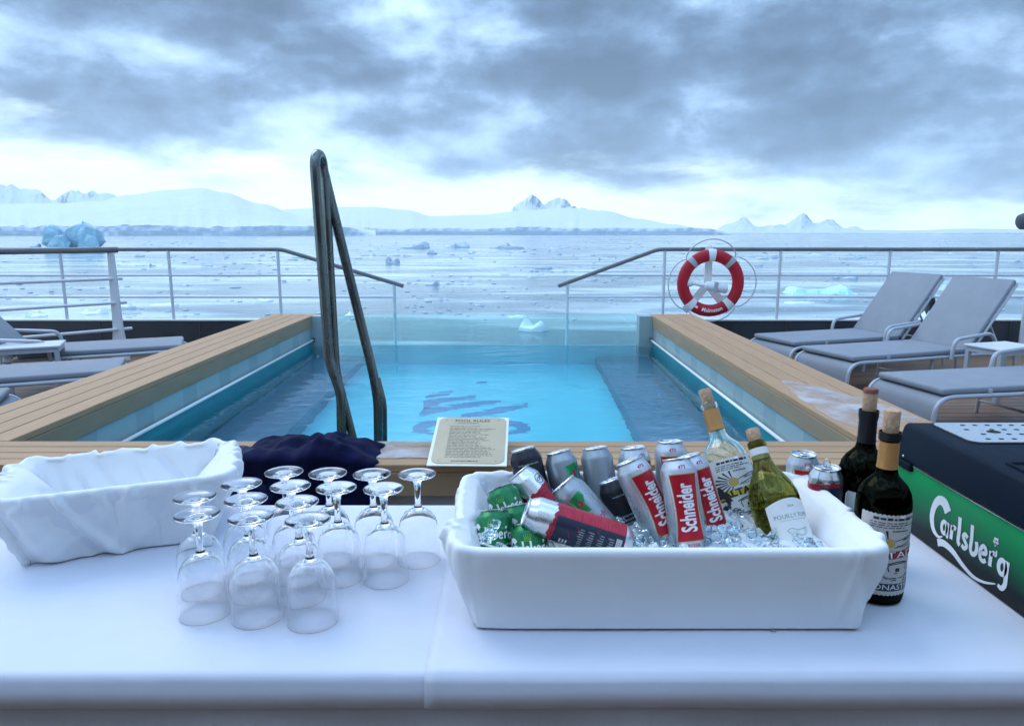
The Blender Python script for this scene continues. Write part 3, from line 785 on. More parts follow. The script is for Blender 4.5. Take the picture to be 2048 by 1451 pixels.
# ------------------------------------------------------------------ sun loungers and side tables
def make_lounger(loc, rz, label):
    """foot at x=0, head towards +x"""
    t = empty('sun_lounger', loc, rz, label, 'sun lounger', 'grey sun loungers beside the pool')
    W = .325
    # waterfall foot end and seat sling as one bent sheet with thickness
    prof = [(.035, .02), (.0, .10), (.0, .20), (.02, .265), (.07, .300), (.14, .310), (.6, .305), (1.40, .305)]
    prof = bez([(x, 0, z) for x, z in prof], .04, 3)
    g = G(); V = []
    for p in prof:
        for yy, dz in ((-W+.02, 0), (W-.02, 0), (W-.02, -.012), (-W+.02, -.012)): V.append((p.x + (-dz if p.z < .29 else 0), yy, p.z + (dz if p.z >= .29 else 0)))
    n = len(prof)
    Fc = [(i*4+k, i*4+(k+1) % 4, i*4+4+(k+1) % 4, i*4+4+k) for i in range(n-1) for k in range(4)] + [(3, 2, 1, 0), tuple((n-1)*4+k for k in range(4))]
    obj('seat_sling', mesh('seat_sling', V, Fc, 40), t, M['sling'])
    for s in (-1, 1):
        obj('side_frame', G().tube([Vector((p.x, s*W, p.z - .006)) for p in prof] + [Vector((1.7, s*W, .30)), Vector((2.10, s*W, .29))], .016, 8).mesh('side_frame', 40), t, M['alu'])
        obj('leg', G().tube(bez([(1.00, s*(W-.04), .30), (.97, s*(W-.04), 0)], .02), .014, 8).mesh('leg', 40), t, M['alu'])
        obj('leg', G().tube(bez([(2.0, s*(W-.02), .29), (2.04, s*(W-.02), 0)], .02), .014, 8).mesh('leg', 40), t, M['alu'])
        obj('armrest', G().tube(bez([(1.13, s*(W+.035), .28), (1.15, s*(W+.035), .46), (1.60, s*(W+.035), .50), (1.72, s*(W+.035), .30)], .07, 5), .017, 8).mesh('armrest', 40), t, M['alu'])
    # seat cushion
    g = G().box(.06, 1.385, -W+.008, W-.008, .312, .360).mesh('seat_pad', 40, bevel=.018, seg=3)
    obj('seat_pad', g, t, M['sling'])
    obj('pad_tie', G().box(.42, .45, -W-.004, -W+.02, .318, .345).mesh('pad_tie'), t, M['alu'])
    a = R(52)
    bk = G().box(0, .80, -W+.008, W-.008, -.012, .030).mesh('backrest_pad', 40, bevel=.014, seg=3)
    b = obj('backrest', bk, t, M['sling'], (1.40, 0, .335), (0, -a, 0))
    fr = G()
    for s in (-1, 1): fr.tube([(0, s*(W-.01), -.028), (.78, s*(W-.01), -.028)], .013, 8)
    fr.tube([(.78, -W+.01, -.028), (.78, W-.01, -.028)], .013, 8)
    obj('back_frame', fr.mesh('back_frame', 40), b, M['alu'])
    for s in (-1, 1):
        obj('back_strut', G().tube([(1.40 + .38*math.cos(a), s*(W-.05), .32 + .38*math.sin(a)), (1.85, s*(W-.05), .30)], .010, 8).mesh('back_strut', 40), t, M['alu'])
    obj('cross_bar', G().tube([(1.85, -W, .295), (1.85, W, .295)], .011, 8).mesh('cross_bar', 40), t, M['alu'])
    obj('cross_bar', G().tube([(.98, -W+.04, .10), (.98, W-.04, .10)], .010, 8).mesh('cross_bar', 40), t, M['alu'])
    return t
def foot(cx, cy, rz):      # centre of the foot edge -> object origin
    return (cx, cy, 0)
L0 = make_lounger((2.60, 7.12, 0), R(19), 'grey sun lounger nearest the lifebuoy on the right, backrest raised')
clone(L0, (2.77, 6.27, 0), R(19), 'grey sun lounger in the middle of the right row, backrest raised against the railing')
clone(L0, (2.80, 5.00, 0), R(12), 'grey sun lounger on the right nearest the camera, foot end by the frosty ledge')
clone(L0, (-3.20, 6.98, 0), R(180 + 24), 'grey sun lounger at left beside the small pale table, nearest the aft railing')
clone(L0, (-3.12, 5.72, 0), R(180 + 24), 'grey sun lounger at left edge, second from the aft railing')
clone(L0, (-3.27, 4.52, 0), R(180 + 24), 'grey sun lounger at lower left, only its rounded foot end showing')
def make_table(loc, rz, label):
    t = empty('side_table', loc, rz, label, 'side table', 'small side tables between the loungers')
    obj('table_top', G().box(-.24, .24, -.18, .18, .435, .455).mesh('table_top', bevel=.006), t, M['tabletop'])
    obj('apron', G().box(-.225, .225, -.165, .165, .395, .434).mesh('apron'), t, M['alu'])
    for sx in (-1, 1):
        for sy in (-1, 1): obj('leg', G().box(sx*.21-.017, sx*.21+.017, sy*.15-.017, sy*.15+.017, 0, .395).mesh('leg'), t, M['alu'])
    return t
T0 = make_table((4.22, 6.02, 0), R(17), 'small pale side table between the two nearer right loungers')
clone(T0, (-4.17, 6.08, 0), R(24), 'small pale side table between the two farther left loungers')

# a lamp head that reaches in at the right edge
p = at(2064, 440, Y=8.2)
ld = empty('deck_lamp', (p.x, p.y, 0), 0, 'dark grey rounded lamp head cut by the right edge above the railing', 'lamp')
v, f = lathe([(0, -.15), (.06, -.15), (.085, -.13), (.10, -.05), (.10, .08), (.09, .14), (0, .15)], 20)
o = obj('lamp_head', mesh('lamp_head', v, f, 40), ld, M['lampgrey'], (0, 0, p.z), (0, R(80), 0))
obj('lamp_lens', lathe_me('lamp_lens', [(0, .151), (.08, .151), (.0, .158)], 20), ld, M['darkglass'], (0, 0, p.z), (0, R(80), 0))
obj('lamp_post', G().tube([(.06, 0, 0), (.06, 0, p.z - .06)], .03, 10).mesh('lamp_post', 40), ld, M['railwhite'])

# the ship's deckhouse behind the camera, unseen, added for its shade and fill on the table
dh = empty('deckhouse', (0, -2.4, 0), 0, 'white deckhouse front with dark windows, unseen behind the camera, added to shade the drinks table', 'deckhouse')
obj('wall', G().box(-7.2, 7.2, -.4, 0, 0, 5.4).mesh('wall'), dh, M['whitepaint'])
for k in range(7):
    obj('window', G().box(-6.3 + k*1.8, -4.7 + k*1.8, .002, .02, .1, 2.4).mesh('window'), dh, M['darkglass'])
obj('roof_edge', G().box(-7.2, 7.2, -.4, .25, 5.401, 5.55).mesh('roof_edge'), dh, M['whitepaint'])

# ------------------------------------------------------------------ ice on the sea
def floe_mesh(seed, w, d, h, lumps):
    r = random.Random(seed); n = 11; V = []
    prof = [(1.0, -.35), (1.0, .0), (.93, .55), (.62, .8)]
    rad = [r.uniform(.65, 1.15) for _ in range(n)]; hh = [r.uniform(.45, 1.0) for _ in range(n)]
    if lumps:
        for _ in range(lumps): hh[r.randrange(n)] = r.uniform(1.6, 2.8)
    for q, (k, z) in enumerate(prof):
        for i in range(n):
            a = 2*math.pi*i/n
            V.append((math.cos(a)*rad[i]*k*w/2, math.sin(a)*rad[i]*k*d/2, (z if z < .1 else z*hh[i]) * h))
    V.append((0, 0, h*.75))
    m = len(prof)
    Fc = [(q*n+i, q*n+(i+1) % n, q*n+n+(i+1) % n, q*n+n+i) for q in range(m-1) for i in range(n)] + [((m-1)*n+i, (m-1)*n+(i+1) % n, m*n) for i in range(n)]
    return mesh('floe', V, Fc, 50)
def floe(px, py, wpx, hpx, label, group=None, mat='floe', lumps=1, name='ice_floe'):
    p = at(px, py, Z=SEA); k = math.hypot(p.y, CZ - SEA) / F
    w_ = wpx * k; h = max(.12, hpx * k)
    o = obj(name, floe_mesh(int(px*7 + py), w_, max(w_*.75, 1.2), h, lumps), None, M[mat], p, (0, 0, 0))
    tag(o, label, 'ice floe', group)
    return o
floe(868, 570, 34, 5, 'small grey floe with two humps floating left of the view centre', lumps=3)
floe(785, 527, 28, 6, 'small grey floe with a raised left hump beyond the handrail', lumps=3)
floe(865, 508, 22, 5, 'tiny peaked floe floating beyond the pool, left of centre', lumps=2)
floe(1085, 538, 46, 7, 'grey flat topped floe floating right of the view centre', lumps=0)
floe(830, 496, 78, 6, 'long dark low floe at the edge of the calm water, left of centre', lumps=2)
floe(915, 495, 60, 7, 'broad grey floe at the edge of the calm water, above the view centre', lumps=2)
floe(1015, 497, 70, 6, 'dark low floe at the edge of the calm water, right of centre', lumps=3)
floe(1067, 660, 66, 13, 'white jagged floe seen through the pool end glass', mat='floewhite', lumps=3)
floe(1035, 634, 44, 5, 'pale flat floe just above the pool end glass', mat='floewhite', lumps=0)
floe(700, 632, 34, 5, 'thin white floe beside the pool handrail', mat='floewhite', lumps=1)
floe(75, 634, 40, 9, 'pale rounded floe low at the far left behind the railing', lumps=2, mat='floewhite')
floe(190, 628, 58, 8, 'pale long floe behind the thick railing end', lumps=2, mat='floewhite')
floe(245, 617, 52, 10, 'broad pale floe right of the thick railing end', lumps=1, mat='floewhite')
floe(262, 627, 44, 3, 'thin dark floe in front of the broad pale one', lumps=0)
floe(325, 611, 60, 5, 'long pale floe between two left railing posts', lumps=1, mat='floewhite')
floe(530, 602, 34, 5, 'pale floe beside the last left railing post', lumps=1, mat='floewhite')
floe(1600, 606, 60, 4, 'flat pale floe under the turquoise iceberg', lumps=0, mat='floewhite')
small = [(60,553,30,2),(95,552,12,2),(15,523,14,2),(280,513,22,4),(282,531,26,3),(305,532,14,3),(345,512,16,2),(350,521,14,2),(345,535,12,2),(415,532,26,5),(420,510,10,2),(495,528,14,2),(520,510,20,2),
 (600,515,34,4),(585,520,24,3),(630,525,16,2),(730,511,22,3),(760,511,30,3),(790,511,22,3),(815,512,20,2),(718,517,18,3),(870,526,30,2),(905,510,12,2),(940,506,20,2),(985,505,30,3),(1040,504,30,2),(1065,508,18,2),
 (1110,498,30,2),(1130,495,20,3),(1118,510,10,2),(1010,549,20,3),(1065,556,30,2),(1078,549,24,2),(1125,544,16,2),(1220,514,12,2),(1233,516,8,2),(1268,508,16,3),(1200,519,10,2),(935,569,24,2),(1185,560,30,2),
 (1500,514,22,3),(1525,518,26,3),(1548,515,14,3),(1517,532,18,4),(1580,514,22,2),(1640,510,44,3),(1700,517,40,3),(1722,515,22,3),(1672,556,16,4),(1700,556,30,4),(1858,504,30,2),(1900,508,28,2),(1975,504,40,2),(2030,523,26,3),(1940,515,26,2),
 (1855,640,24,3),(1440,488,20,2),(1560,520,18,2),(1935,588,22,3),(1910,600,20,3),(1905,575,14,2),(2000,620,16,3),(2025,640,20,3),(1740,530,24,2),(1600,500,20,2),(1175,590,14,2),(740,575,18,2),(700,560,20,2),(470,575,24,3),(430,560,20,2),(60,590,30,3),(130,575,26,2),(165,545,22,2),(375,570,22,2),(1235,555,26,2),(1275,600,20,2),(960,610,22,2),(880,600,18,2),(1210,540,16,2),(660,548,18,2),(540,545,20,2)]
for i, (x, y, a, b) in enumerate(small):
    floe(x, y, a, b, 'one of many small low grey ice pieces scattered on the sea', 'small ice pieces scattered over the sea', lumps=i % 2)
rb = random.Random(31); g = G()
for k in range(1500):
    px, py = rb.uniform(-120, 2170), 474 + 165 * rb.random() ** 1.7
    if mn.noise(Vector((px*.004, py*.03, 4))) < -.12: continue
    p = at(px, py, Z=SEA); k_ = math.hypot(p.y, CZ - SEA) / F; w_ = rb.uniform(2.0, 8.5) * k_ * (1 + (py - 474)/260); h_ = min(.5, .12*w_)
    n = 6; a0 = rb.uniform(0, 6); rr = [rb.uniform(.6, 1.1) for _ in range(n)]
    V = [(p.x + math.cos(a0 + i*6.283/n)*rr[i]*w_/2, p.y + math.sin(a0 + i*6.283/n)*rr[i]*w_*.6, SEA + z*h_) for z in (-.5, 1) for i in range(n)]
    g.add(V, [tuple(range(n, 2*n))] + [(i, (i+1) % n, n + (i+1) % n, n + i) for i in range(n)])
o = obj('brash_ice', g.mesh('brash_ice'), None, M['floebits']); o['kind'] = 'stuff'; tag(o, 'countless tiny chips of broken ice strewn over the sea', 'ice')
def berg(name, outline, Y, label, mat, dep, seed, sub=3):
    """iceberg: skyline given in photo pixels at distance Y, rounded in depth with broken faces"""
    P = [at(x, y, Y=Y) for x, y in outline]; c = at((outline[0][0] + outline[-1][0]) / 2, outline[0][1], Z=SEA)
    x0, x1 = P[0].x, P[-1].x; nx_, ny = 44, 22; V = []
    for i in range(nx_ + 1):
        u = i / nx_; x = x0 + (x1 - x0) * u
        zz = SEA
        for a, b in zip(P, P[1:]):
            if a.x <= x <= b.x: zz = a.z + (b.z - a.z) * (x - a.x) / max(1e-6, b.x - a.x)
        h = zz - SEA
        for j in range(ny + 1):
            v = j / ny * 2 - 1
            e = max(0, 1 - abs(v) ** 2.2)
            nz = mn.noise(Vector((x*4/(x1-x0)*1.6, v*2.2, seed))); cell = mn.cell(Vector((x*7/(x1-x0), v*2.6, seed)))
            cell = (cell + 1) / 2; e = min(1, (1 - abs(v)) * (1.6 + 1.6*cell)) ** .8
            z = h * e * (.72 + .25*nz + .30*cell)
            if abs(v) < .10: z = max(z, h * .96)
            z = min(z, h * (1 - .22*abs(v)))
            V.append((x - c.x + dep*.03*nz, v * dep * (1 + .2*nz) , z - .6))
    Fc = [(i*(ny+1)+j, (i+1)*(ny+1)+j, (i+1)*(ny+1)+j+1, i*(ny+1)+j+1) for i in range(nx_) for j in range(ny)]
    o = obj(name, mesh(name, V, Fc), None, M[mat], (c.x, Y, SEA)); tag(o, label, 'iceberg'); return o
Yb = at(140, 498, Z=SEA).y
bg = empty('iceberg', at(140, 499, Z=SEA), 0, 'large blue iceberg of broken blocks standing in the bay at far left', 'iceberg')
rg = random.Random(17)
for k, (b0, b1, t0, t1, ya, yb_, off, dp) in enumerate(((74, 136, 97, 124, 457, 462, 0, 9), (118, 178, 128, 166, 461, 455, 6, 9), (158, 213, 167, 193, 452, 458, -1, 9), (100, 150, 118, 140, 476, 472, -8, 6), (168, 208, 180, 200, 474, 478, -9, 5), (54, 90, 68, 84, 491, 488, -3, 6))):
    k_ = Yb / F * 1.02; bm = bmesh.new()
    for q in range(46):
        u = rg.random(); v = rg.uniform(-1, 1); hfrac = rg.random() ** .8
        xa, xb = b0 + (t0 - b0)*hfrac, b1 + (t1 - b1)*hfrac
        top = 499 - (ya + (yb_ - ya)*u); z = top * hfrac * k_ * 1.22
        edge = 1 - .45*hfrac - .25*abs(u - .5)
        bm.verts.new(((xa + (xb - xa)*u - 137)*k_, off + v*dp*edge*(1 + .3*rg.random()), z - 1))
    hl = bmesh.ops.convex_hull(bm, input=list(bm.verts))
    bmesh.ops.delete(bm, geom=[v for v in bm.verts if not v.link_faces], context='VERTS')
    bmesh.ops.subdivide_edges(bm, edges=list(bm.edges), cuts=2, use_grid_fill=True)
    for v in bm.verts: v.co += Vector((mn.noise(v.co*.22), mn.noise(v.co*.22 + Vector((9, 0, 0))), mn.noise(v.co*.3 + Vector((0, 7, 0))))) * 1.1
    me = bpy.data.meshes.new('ice_block'); bm.to_mesh(me); bm.free()
    obj('ice_block', me, bg, M['berg'])
Yt = at(1640, 586, Z=SEA).y
berg('iceberg', [(1568, 587), (1574, 575), (1586, 567), (1598, 570), (1620, 573), (1660, 572), (1684, 564), (1696, 576), (1708, 581), (1712, 587)], Yt, 'low turquoise iceberg floating beyond the railing right of the lifebuoy', 'bergpale', 5, 5.0)
p = at(1866, 632, Z=SEA)
dk = obj('dark_lump', floe_mesh(91, 4.6, 3.4, 2.6, 4), None, M['rockdark'], p, (0, R(18), 0.4)); tag(dk, 'dark wet lump in broken ice, between the two right lounger backs', 'lump')
floe(1852, 634, 34, 6, 'white broken ice around the dark lump between the lounger backs', mat='floewhite', lumps=3)

# ------------------------------------------------------------------ drinks table
TZ = .767
tb = empty('drinks_table', (0, 1.27, 0), 0, 'long drinks table in the foreground hidden under white cloths', 'table')
obj('table_board', G().box(-1.55, 1.55, -.325, .325, TZ - .045, TZ - .006).mesh('table_board', bevel=.004), tb, M['wood_dark'])
for sx in (-1.45, 0, 1.45):
    for sy in (-.28, .28): obj('leg', G().tube([(sx, sy, 0), (sx, sy, TZ - .046)], .02, 10).mesh('leg', 40), tb, M['steel'])
def tablecloth(x0, x1, lift, label, seed):
    """cloth over the board: flat top, rounded edges, short overhang front and back"""
    prof = []
    yf, yb, r = .935, 1.605, .016
    ov = .052
    prof.append((yf - .004, TZ - ov))
    prof.append((yf - .003, TZ - ov*.5))
    for i in range(6):
        q = math.pi - i * math.pi / 10; prof.append((yf + r + r*math.cos(q) , TZ - r + r*math.sin(q)))
    for i in range(1, 20): prof.append((yf + r + (yb - yf - 2*r) * i / 20, TZ))
    for i in range(6):
        q = math.pi/2 - i * math.pi / 10; prof.append((yb - r + r*math.cos(q), TZ - r + r*math.sin(q)))
    prof += [(yb + .002, TZ - .03), (yb + .003, TZ - .06)]
    nx_ = 90; V, Fc = [], []; n = len(prof)
    for i in range(nx_ + 1):
        x = x0 + (x1 - x0) * i / nx_
        for j, (y, z) in enumerate(prof):
            wv = .0035 * mn.noise(Vector((x*2.3, y*1.2, seed)))
            top = 2 < j < n - 3
            dz = lift + (.0009 * mn.noise(Vector((x*5, y*6, seed + 3))) if top else .006 * mn.noise(Vector((x*2.2, 0, seed))))
            V.append((x, y + (wv if j < 9 else 0) - (lift if j < 4 else 0), z + dz))
    for i in range(nx_):
        for j in range(n - 1):
            a = i*n + j; Fc.append((a, a+n, a+n+1, a+1))
    me = mesh('tablecloth', V, Fc, True)
    o = obj('tablecloth', me, None, M['cloth']); tag(o, label, 'tablecloth', None)
    md = o.modifiers.new('thickness', 'SOLIDIFY'); md.thickness = .0012; md.offset = -1
    return o
tablecloth(-1.56, -.100, 0.0, 'smooth white tablecloth on the left half, under the wine glasses', 1.0)
tablecloth(-.128, 1.56, .0022, 'smooth white tablecloth on the right half, under the filled drinks tub', 5.0)
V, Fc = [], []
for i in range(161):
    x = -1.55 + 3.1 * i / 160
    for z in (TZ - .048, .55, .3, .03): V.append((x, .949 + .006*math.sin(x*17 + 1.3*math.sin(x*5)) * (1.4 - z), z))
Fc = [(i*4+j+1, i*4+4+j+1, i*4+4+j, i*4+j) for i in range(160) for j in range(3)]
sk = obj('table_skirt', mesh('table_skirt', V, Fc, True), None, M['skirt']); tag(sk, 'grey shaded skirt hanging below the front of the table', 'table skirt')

# ------------------------------------------------------------------ cloth lined tubs
def rrect(A_, B_, r, n):
    """points and normals round a rectangle with round corners, from front centre anticlockwise"""
    seg = []
    def line(p, q, nr): seg.append(('l', p, q, nr))
    def arcs(c, a0): seg.append(('a', c, a0))
    line((0, -B_), (A_ - r, -B_), (0, -1)); arcs((A_ - r, -B_ + r), -90)
    line((A_, -B_ + r), (A_, B_ - r), (1, 0)); arcs((A_ - r, B_ - r), 0)
    line((A_ - r, B_), (-A_ + r, B_), (0, 1)); arcs((-A_ + r, B_ - r), 90)
    line((-A_, B_ - r), (-A_, -B_ + r), (-1, 0)); arcs((-A_ + r, -B_ + r), 180)
    line((-A_ + r, -B_), (0, -B_), (0, -1))
    ln = [math.dist(s[1], s[2]) if s[0] == 'l' else r*math.pi/2 for s in seg]; tot = sum(ln); out = []
    for i in range(n):
        d = tot * i / n
        for s, l in zip(seg, ln):
            if d <= l:
                t = d / l
                if s[0] == 'l': out.append((s[1][0] + (s[2][0]-s[1][0])*t, s[1][1] + (s[2][1]-s[1][1])*t, s[3][0], s[3][1], 0.0))
                else:
                    q = R(s[2] + 90*t); out.append((s[1][0] + r*math.cos(q), s[1][1] + r*math.sin(q), math.cos(q), math.sin(q), math.sin(math.pi*t)))
                break
            d -= l
    return out, tot
def tub_mesh(A_, B_, r, h, draft, th=.008):
    P, tot = rrect(A_, B_, r, 96); V, Fc = [], []
    prof = [(-draft - .02, 0.0), (-draft - .004, .002), (-draft, .010), (-.002, h - .03), (-.001, h - .026), (.002, h - .022), (.003, h - .006), (.001, h), (-.006, h), (-th - .004, h - .008), (-draft - th, th + .004), (-draft - .03, th)]
    n = len(prof)
    for x, y, nx_, ny, c in P:
        for o_, z in prof: V.append((x + nx_*o_*(1 + 1.4*nx_*nx_), y + ny*o_, z))
    m = len(P)
    for i in range(m):
        k = (i + 1) % m
        for j in range(n - 1): Fc.append((i*n+j, k*n+j, k*n+j+1, i*n+j+1))
    Fc.append(tuple(i*n for i in range(m))[::-1]); Fc.append(tuple(i*n + n - 1 for i in range(m)))
    return mesh('tub', V, Fc, 50)
def liner(A_, B_, r, h, draft, hangf, ampf, seed, inner=.9, lift=.006, N_=640, shear=.0):
    P, tot = rrect(A_, B_, r, N_); V, Fc = [], []; m = len(P)
    tin, tout = 16, 24
    rf = random.Random(int(seed * 10))
    # drapery folds: a crest that runs from the rim across the cloth, with a hollow beside it
    folds = []
    for sgn, cnt in ((1, 22), (-1, 24)):
        for k in range(cnt):
            folds.append((sgn, tot * (k + rf.uniform(.1, .9)) / cnt, rf.gauss(.03 * shear, .030), rf.uniform(.0050, .0150), rf.uniform(.25, 1.0), rf.uniform(.45, 1.25), rf.choice((-1, 1)), rf.uniform(-.45, .20)))
    def foldsum(s, t):
        d_ = 0.0
        for sgn, s0, ds, w_, h_, te, sd_, tb_ in folds:
            if t * sgn < -.12: continue
            a_ = abs(t); x_ = s - (s0 + ds * a_ ** 1.2)
            x_ = (x_ + tot / 2) % tot - tot / 2
            if abs(x_) > .05: continue
            w2 = w_ * (1 + 1.1 * a_); fade = max(0.0, min(1.0, (te - a_) * 4)) * max(0.0, min(1.0, (a_ - tb_) * 6))
            d_ += h_ * fade * (math.exp(-(x_ / w2) ** 2) - .55 * math.exp(-((x_ - sd_ * 1.8 * w2) / (1.3 * w2)) ** 2))
        return d_
    for i, (x, y, nx_, ny, c) in enumerate(P):
        s = tot * i / m; s0 = s / tot
        hang = hangf(x, y, c); am = ampf(x, y, c)
        q = 2*math.pi*i/m
        col = []
        for j in range(tin):                       # inside, from the bottom up
            t = j / (tin - 1); col.append((-draft*inner*(1 - t) - .0105 - .012*(1-t), .016 + (h - .018) * t, .5 + .5*(1 - t), -t))
        for j in range(1, 7):                      # over the rim
            a = math.pi - math.pi * j / 7; col.append((-.001 + .0095*math.cos(a), h - .002 + .008*math.sin(a), .60, 0))
        for j in range(tout):
            t = j / (tout - 1); col.append((.0090 - (draft + .002)*t*hang/h + .006*t*(1-t), h - .004 - hang*t, .62 + .20*t, t))
        for o_, z, k, t in col:
            sw = s + shear * t * .12
            # rounded pleats: sharp valleys between soft ridges
            n1 = mn.noise(Vector((sw*12, t*.55, seed))); n2 = mn.noise(Vector((sw*30, t*.8 + 4, seed))); n3 = mn.noise(Vector((sw*7, t*1.6, seed + 9)))
            f = .25*math.exp(-(n1/.20)**2) + (.03 + .25*c)*math.exp(-(n2/.22)**2) + n3*.40 - .3 + foldsum(s, t)
            dsp = am * k * f
            V.append((x + nx_*(o_*(1 + 1.4*nx_*nx_*min(1, abs(t)*3)) + dsp), y + ny*(o_ + dsp), z + .15*am*f*(1 if abs(t) < .15 else .4)))
        n = len(col)
    for i in range(m):
        k = (i + 1) % m
        for j in range(n - 1): Fc.append((i*n+j, k*n+j, k*n+j+1, i*n+j+1))
    # floor of the liner
    c0 = len(V); V.append((0, 0, .016))
    for i in range(m): Fc.append((c0, ((i + 1) % m)*n, i*n))
    me = mesh('liner', [(a, b, max(.0012, c_)) for a, b, c_ in V], Fc, True)
    return me
TA, TB, TH_ = .347, .182, .141
tc_ = (.250, 1.214, TZ + .0035)
o = obj('drinks_tub', tub_mesh(TA - .004, TB - .004, .055, TH_ - .004, .024), None, M['plastic'], tc_)
tag(o, 'white rectangular tub full of cans, bottles and ice on the table', 'tub')
def hang1(x, y, c): return TH_ - .006
def amp1(x, y, c):
    side = max(0.0, min(1.0, (abs(x) - TA + .09) / .08))
    return (.0004 + .0210*side) if y < 0 else .0160
o = obj('tub_liner', liner(TA, TB, .055, TH_ + .002, .024, hang1, amp1, 3.0), None, M['tubcloth'], tc_)
tag(o, 'white cloth stretched over the filled drinks tub, gathered at its corners', 'napkin')
LA, LB = .218, .135
rz2 = R(22)
lc2 = (-.822, 1.435, TZ + .0015)
o = obj('empty_tub', tub_mesh(LA, LB, .06, TH_, .038), None, M['plastic'], lc2, (0, 0, rz2))
tag(o, 'empty tub wholly wrapped in white cloth at left on the table', 'tub')
o = obj('tub_liner', liner(LA, LB, .06, TH_ + .002, .036, lambda x, y, c: .1545, lambda x, y, c: .0225 + .003*c, 8.0, shear=1.6), None, M['tubcloth'], lc2, (0, 0, rz2))
tag(o, 'white cloth with diagonal folds wrapping the empty left tub', 'napkin')

# ------------------------------------------------------------------ upturned wine glasses
GH = .186 * .94
def glass_me():
    outer = [(.0445, 0), (.0428, .018), (.0418, .038), (.0420, .058), (.0405, .075), (.0365, .089), (.029, .101), (.019, .109), (.0105, .1135), (.0075, .118), (.0060, .126), (.0058, .142), (.0064, .158), (.0082, .170), (.013, .1768), (.024, .1815), (.0365, .1848), (.0382, .1857), (.0385, .1866)]
    inner = [(.0372, .1872), (.030, .1858), (.018, .1838), (.0, .1832)]
    bowl = [(0, .1125), (.008, .1105), (.0175, .1062), (.0275, .0985), (.0352, .0876), (.0394, .0744), (.0410, .0577), (.0410, .038), (.0421, .018), (.0440, .0002)]
    # one closed shell: foot top -> outer -> rim -> inside of the bowl
    v1, f1 = lathe(list(reversed(inner)) + list(reversed(outer)) + list(reversed(bowl)), 40)
    me = mesh('wine_glass', v1, [q[::-1] for q in f1], 60)
    bm = bmesh.new(); bm.from_mesh(me); bmesh.ops.recalc_face_normals(bm, faces=list(bm.faces)); bm.to_mesh(me); bm.free()
    return me
feet = [('front row, left', 397, 1030), ('front row, middle', 506, 1030), ('front row, right', 613, 1037),
        ('second row, left', 393, 995), ('second row, middle', 495, 1001), ('second row, right', 590, 1006),
        ('third row, leftmost', 487, 972), ('third row, second from left', 578, 976), ('third row, third from left', 673, 976), ('third row, rightmost', 764, 978),
        ('back row, leftmost', 566, 951), ('back row, second from left', 657, 950), ('back row, third from left', 743, 951), ('back row, rightmost', 834, 950)]
gm = glass_me(); placed = []
for k, (where, px, py) in enumerate(feet):
    p = at(px, py, Z=TZ + GH); q = Vector((p.x, p.y))
    placed.append(q)
for _ in range(60):                                  # rims may touch, never cross
    for i in range(len(placed)):
        for j in range(i):
            d = placed[i] - placed[j]
            if d.length < .0865:
                c = d.normalized() * (.0866 - d.length) / 2; placed[i] += c; placed[j] -= c
for k, ((where, px, py), q) in enumerate(zip(feet, placed)):
    o = obj('wine_glass', gm, None, M['glass'], (q.x, q.y, TZ + .0020), (0, 0, k*.7)); o.scale = (.95, .95, .94)
    tag(o, 'upturned stemmed wine glass, ' + where + ' of the glasses', 'wine glass', 'upturned wine glasses')

# ------------------------------------------------------------------ print used on several things
def ell(cx, cy, rx, ry, n=14): return [(cx + rx*math.cos(2*math.pi*i/n), cy + ry*math.sin(2*math.pi*i/n)) for i in range(n)]
SCRIPT = [([(1.95, 1.75), (1.45, 2.25), (.75, 2.2), (.28, 1.5), (.15, .6), (.5, -.2), (1.15, -.48), (1.65, -.25)], [.62, .62, .50, .44, .42, .34, .18, .05], False),
  (ell(1.72, .48, .30, .44), .24, True), ([(2.1, 1.02), (2.1, .5), (2.12, .05), (2.3, -.02)], .25, False),
  ([(2.62, 1.02), (2.62, .5), (2.62, -.02)], .26, False), ([(2.62, .7), (2.8, .98), (3.05, .88)], [.12, .24, .26], False),
  ([(3.35, 1.95), (3.42, 1.0), (3.42, .2), (3.65, -.02)], .28, False),
  ([(4.38, .85), (4.1, 1.0), (3.92, .76), (4.15, .5), (4.38, .25), (4.15, -.02), (3.85, .1)], .24, False),
  ([(4.72, 1.95), (4.80, 1.0), (4.80, .25), (5.05, -.02), (5.36, .2), (5.42, .6), (5.32, 1.0)], .26, False),
  ([(5.85, .48), (6.35, .62), (6.25, .95), (6.0, 1.0), (5.78, .6), (5.86, .12), (6.15, -.02), (6.42, .18)], .23, False),
  ([(6.85, 1.02), (6.85, .5), (6.85, -.02)], .26, False), ([(6.85, .7), (7.05, 1.0), (7.28, .95), (7.32, 1.3)], [.12, .24, .2, .06], False),
  (ell(7.98, .46, .32, .46), .26, True), ([(8.42, 1.05), (8.42, .2), (8.42, -.55), (8.15, -.92), (7.8, -.85)], [.28, .28, .28, .26, .2], False)]
SWASH = ([(1.15, -.95), (1.9, -.68), (3.0, -.80), (4.2, -1.25), (5.4, -1.5), (6.5, -1.35), (7.6, -.9)], [.55, .52, .46, .36, .26, .18, .08], False)
LEAF = [([(7.1, 1.62), (7.0, 1.86)], [.05, .26], False), ([(7.15, 1.62), (7.3, 1.9)], [.05, .26], False), ([(7.13, 1.5), (7.15, 1.72)], [.04, .2], False), ([(6.95, 1.95), (7.35, 2.0)], [.18, .2], False)]
def script_logo(swash=True):
    parts = [stroke2d(p_, [q*1.3 for q in w_] if isinstance(w_, list) else w_*1.3, c_) for p_, w_, c_ in SCRIPT + LEAF] + ([stroke2d(*SWASH)] if swash else [])
    return move2d(join2d(*parts), -4.3, 0)
